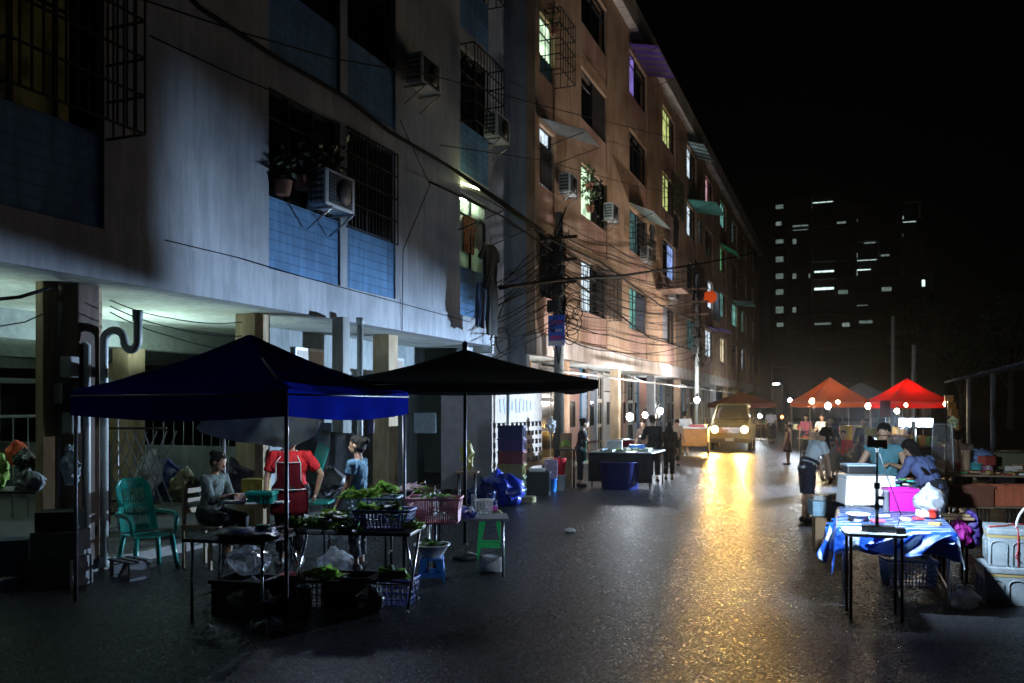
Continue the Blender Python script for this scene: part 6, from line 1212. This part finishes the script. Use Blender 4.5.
# key bulb of the lamp stand
light('stand_light', 'AREA', LAMP+V((0,.05,.79)), 290, (.62,.8,1), 0, LAMP+V((-.15,.85,.32)), shape='RECTANGLE', size=.14, size_y=.05)
light('headlight_left', 'SPOT', VAN.matrix_world @ V((0,0,0)) if False else VAN.location+V((-.62,-2.3,.93)), 1150, (1,.56,.13), .08, VAN.location+V((-.2,-16,-.2)), spot_size=R(70), spot_blend=.8); light('headlight_right', 'SPOT', VAN.location+V((.62,-2.3,.93)), 1150, (1,.56,.13), .08, VAN.location+V((1.0,-16,-.2)), spot_size=R(70), spot_blend=.8)
# fluorescent tubes in the open ground floor
def tube(loc, rz, label, L=1.2, st=170, z=None):
    t = thing('tube_lamp', label, 'lamp', loc, rz); m = MB(); m.tube([(-L/2,0,0),(L/2,0,0)], .016, 8); m.build('tube', emis('fluorescent', (.7,1,.9), st*2.4), t); m = MB(); m.obox((0,0,-.05),(L+.1,.2,.03)); m.obox((0,.1,-.0),(L+.1,.012,.1)); m.obox((0,-.1,-.0),(L+.1,.012,.1)); m.tube([(-L*.4,0,-.05),(-L*.4,0,-.05-loc[2]+.12)], .012, 6); m.build('bracket', FRW, t)  # bracket widened into a trough to keep tube light off the road
tube((-10.0, 10.1, 2.1), R(90), 'fluorescent tube on a stand hidden behind the blue canopy'); tube((-10.2, 6.2, 2.1), R(90), 'fluorescent tube on a stand behind the brown pillar'); tube((-13.4, 12, 2.45), R(90), 'fluorescent tube deep in the open ground floor', 1.2, 90); tube((-17.5, 14, 2.5), R(90), 'farthest fluorescent tube in the open ground floor', 1.2, 90)

p0 = V((-5.25, 8.25, 0)); t = thing('bare_bulb', 'bulb hung under the blue canopy behind its street-side valance', 'lamp', p0); MB().ell((0,0,1.95), (.04,.04,.05), n=14, m=8).build('bulb', emis('canopy_bulb', (.8,.92,1), 820), t); m = MB(); m.tube([(0,0,2.0),(0,0,2.04),(-.05,-.2,2.12)], .006, 5); m.build('cord', CAB, t)
# ------------------------------------------------------------------ night sky, moon, camera
w = bpy.data.worlds.new('World'); sc.world = w; w.use_nodes = True; nt = w.node_tree
sky = nt.nodes.new('ShaderNodeTexSky'); sky.sky_type = 'NISHITA'; sky.sun_disc = False; sky.sun_elevation = R(8); sky.sun_rotation = R(150)
bg = nt.nodes['Background']; bg.inputs['Strength'].default_value = .00008; nt.links.new(sky.outputs['Color'], bg.inputs['Color'])
sun = light('moon', 'SUN', (0,0,30), .002, (1,.95,.88)); sun.data.angle = R(.5); sun.rotation_euler = (R(82),0,R(180-150))
cam = bpy.data.cameras.new('Camera'); co = bpy.data.objects.new('Camera', cam); C.objects.link(co); sc.camera = co
cam.sensor_width = 36; cam.lens = F/1024*36; cam.shift_y = (HZ-341.5)/1024; cam.clip_end = 3000; cam.clip_start = .05
co.location = (0,0,CZ); co.rotation_euler = (R(90),0,TH)
cam.dof.use_dof = True; cam.dof.focus_distance = 10.5; cam.dof.aperture_fstop = 2.0
sc.view_settings.view_transform = 'Standard'; sc.view_settings.look = 'None'; sc.view_settings.exposure = -.2; sc.view_settings.gamma = 1
cy = sc.cycles; cy.use_denoising = True; cy.caustics_reflective = False; cy.caustics_refractive = False; cy.sample_clamp_indirect = 4; cy.max_bounces = 6; cy.transparent_max_bounces = 8

if HAZE:
    hz = MB().box(-90, 110, -12, 185, -1.5, 46).build('haze', bpy.data.materials.new('haze_air')); tag(hz, 'thin night haze in the street air, standing in for glare around the lamps', 'haze', None, 'stuff')  # volume added for the glow that camera glare would give the lamps
    m = hz.data.materials[0]; m.use_nodes = True; nt = m.node_tree
    for n in list(nt.nodes):
        if n.type == 'BSDF_PRINCIPLED': nt.nodes.remove(n)
    pv = nt.nodes.new('ShaderNodeVolumePrincipled'); pv.inputs['Color'].default_value = (.85,.85,.85,1); pv.inputs['Density'].default_value = HAZE; pv.inputs['Anisotropy'].default_value = .9
    nt.links.new(pv.outputs['Volume'], nt.nodes['Material Output'].inputs['Volume'])

for n, l in (('ground','dark dry ground spreading beyond the street'),('road','dark wet asphalt street with golden headlight streaks'),('pavement','raised concrete pavement under the left overhang'),('kerb','grey kerb stones along the left pavement')):
    o = bpy.data.objects[n]; o['label'] = l; o['category'] = n
for o, l in zip([x for x in C.objects if x.name.startswith('road_patch')], ('long narrow repair patch in the middle of the road',)): o['label'] = l; o['category'] = 'road patch'
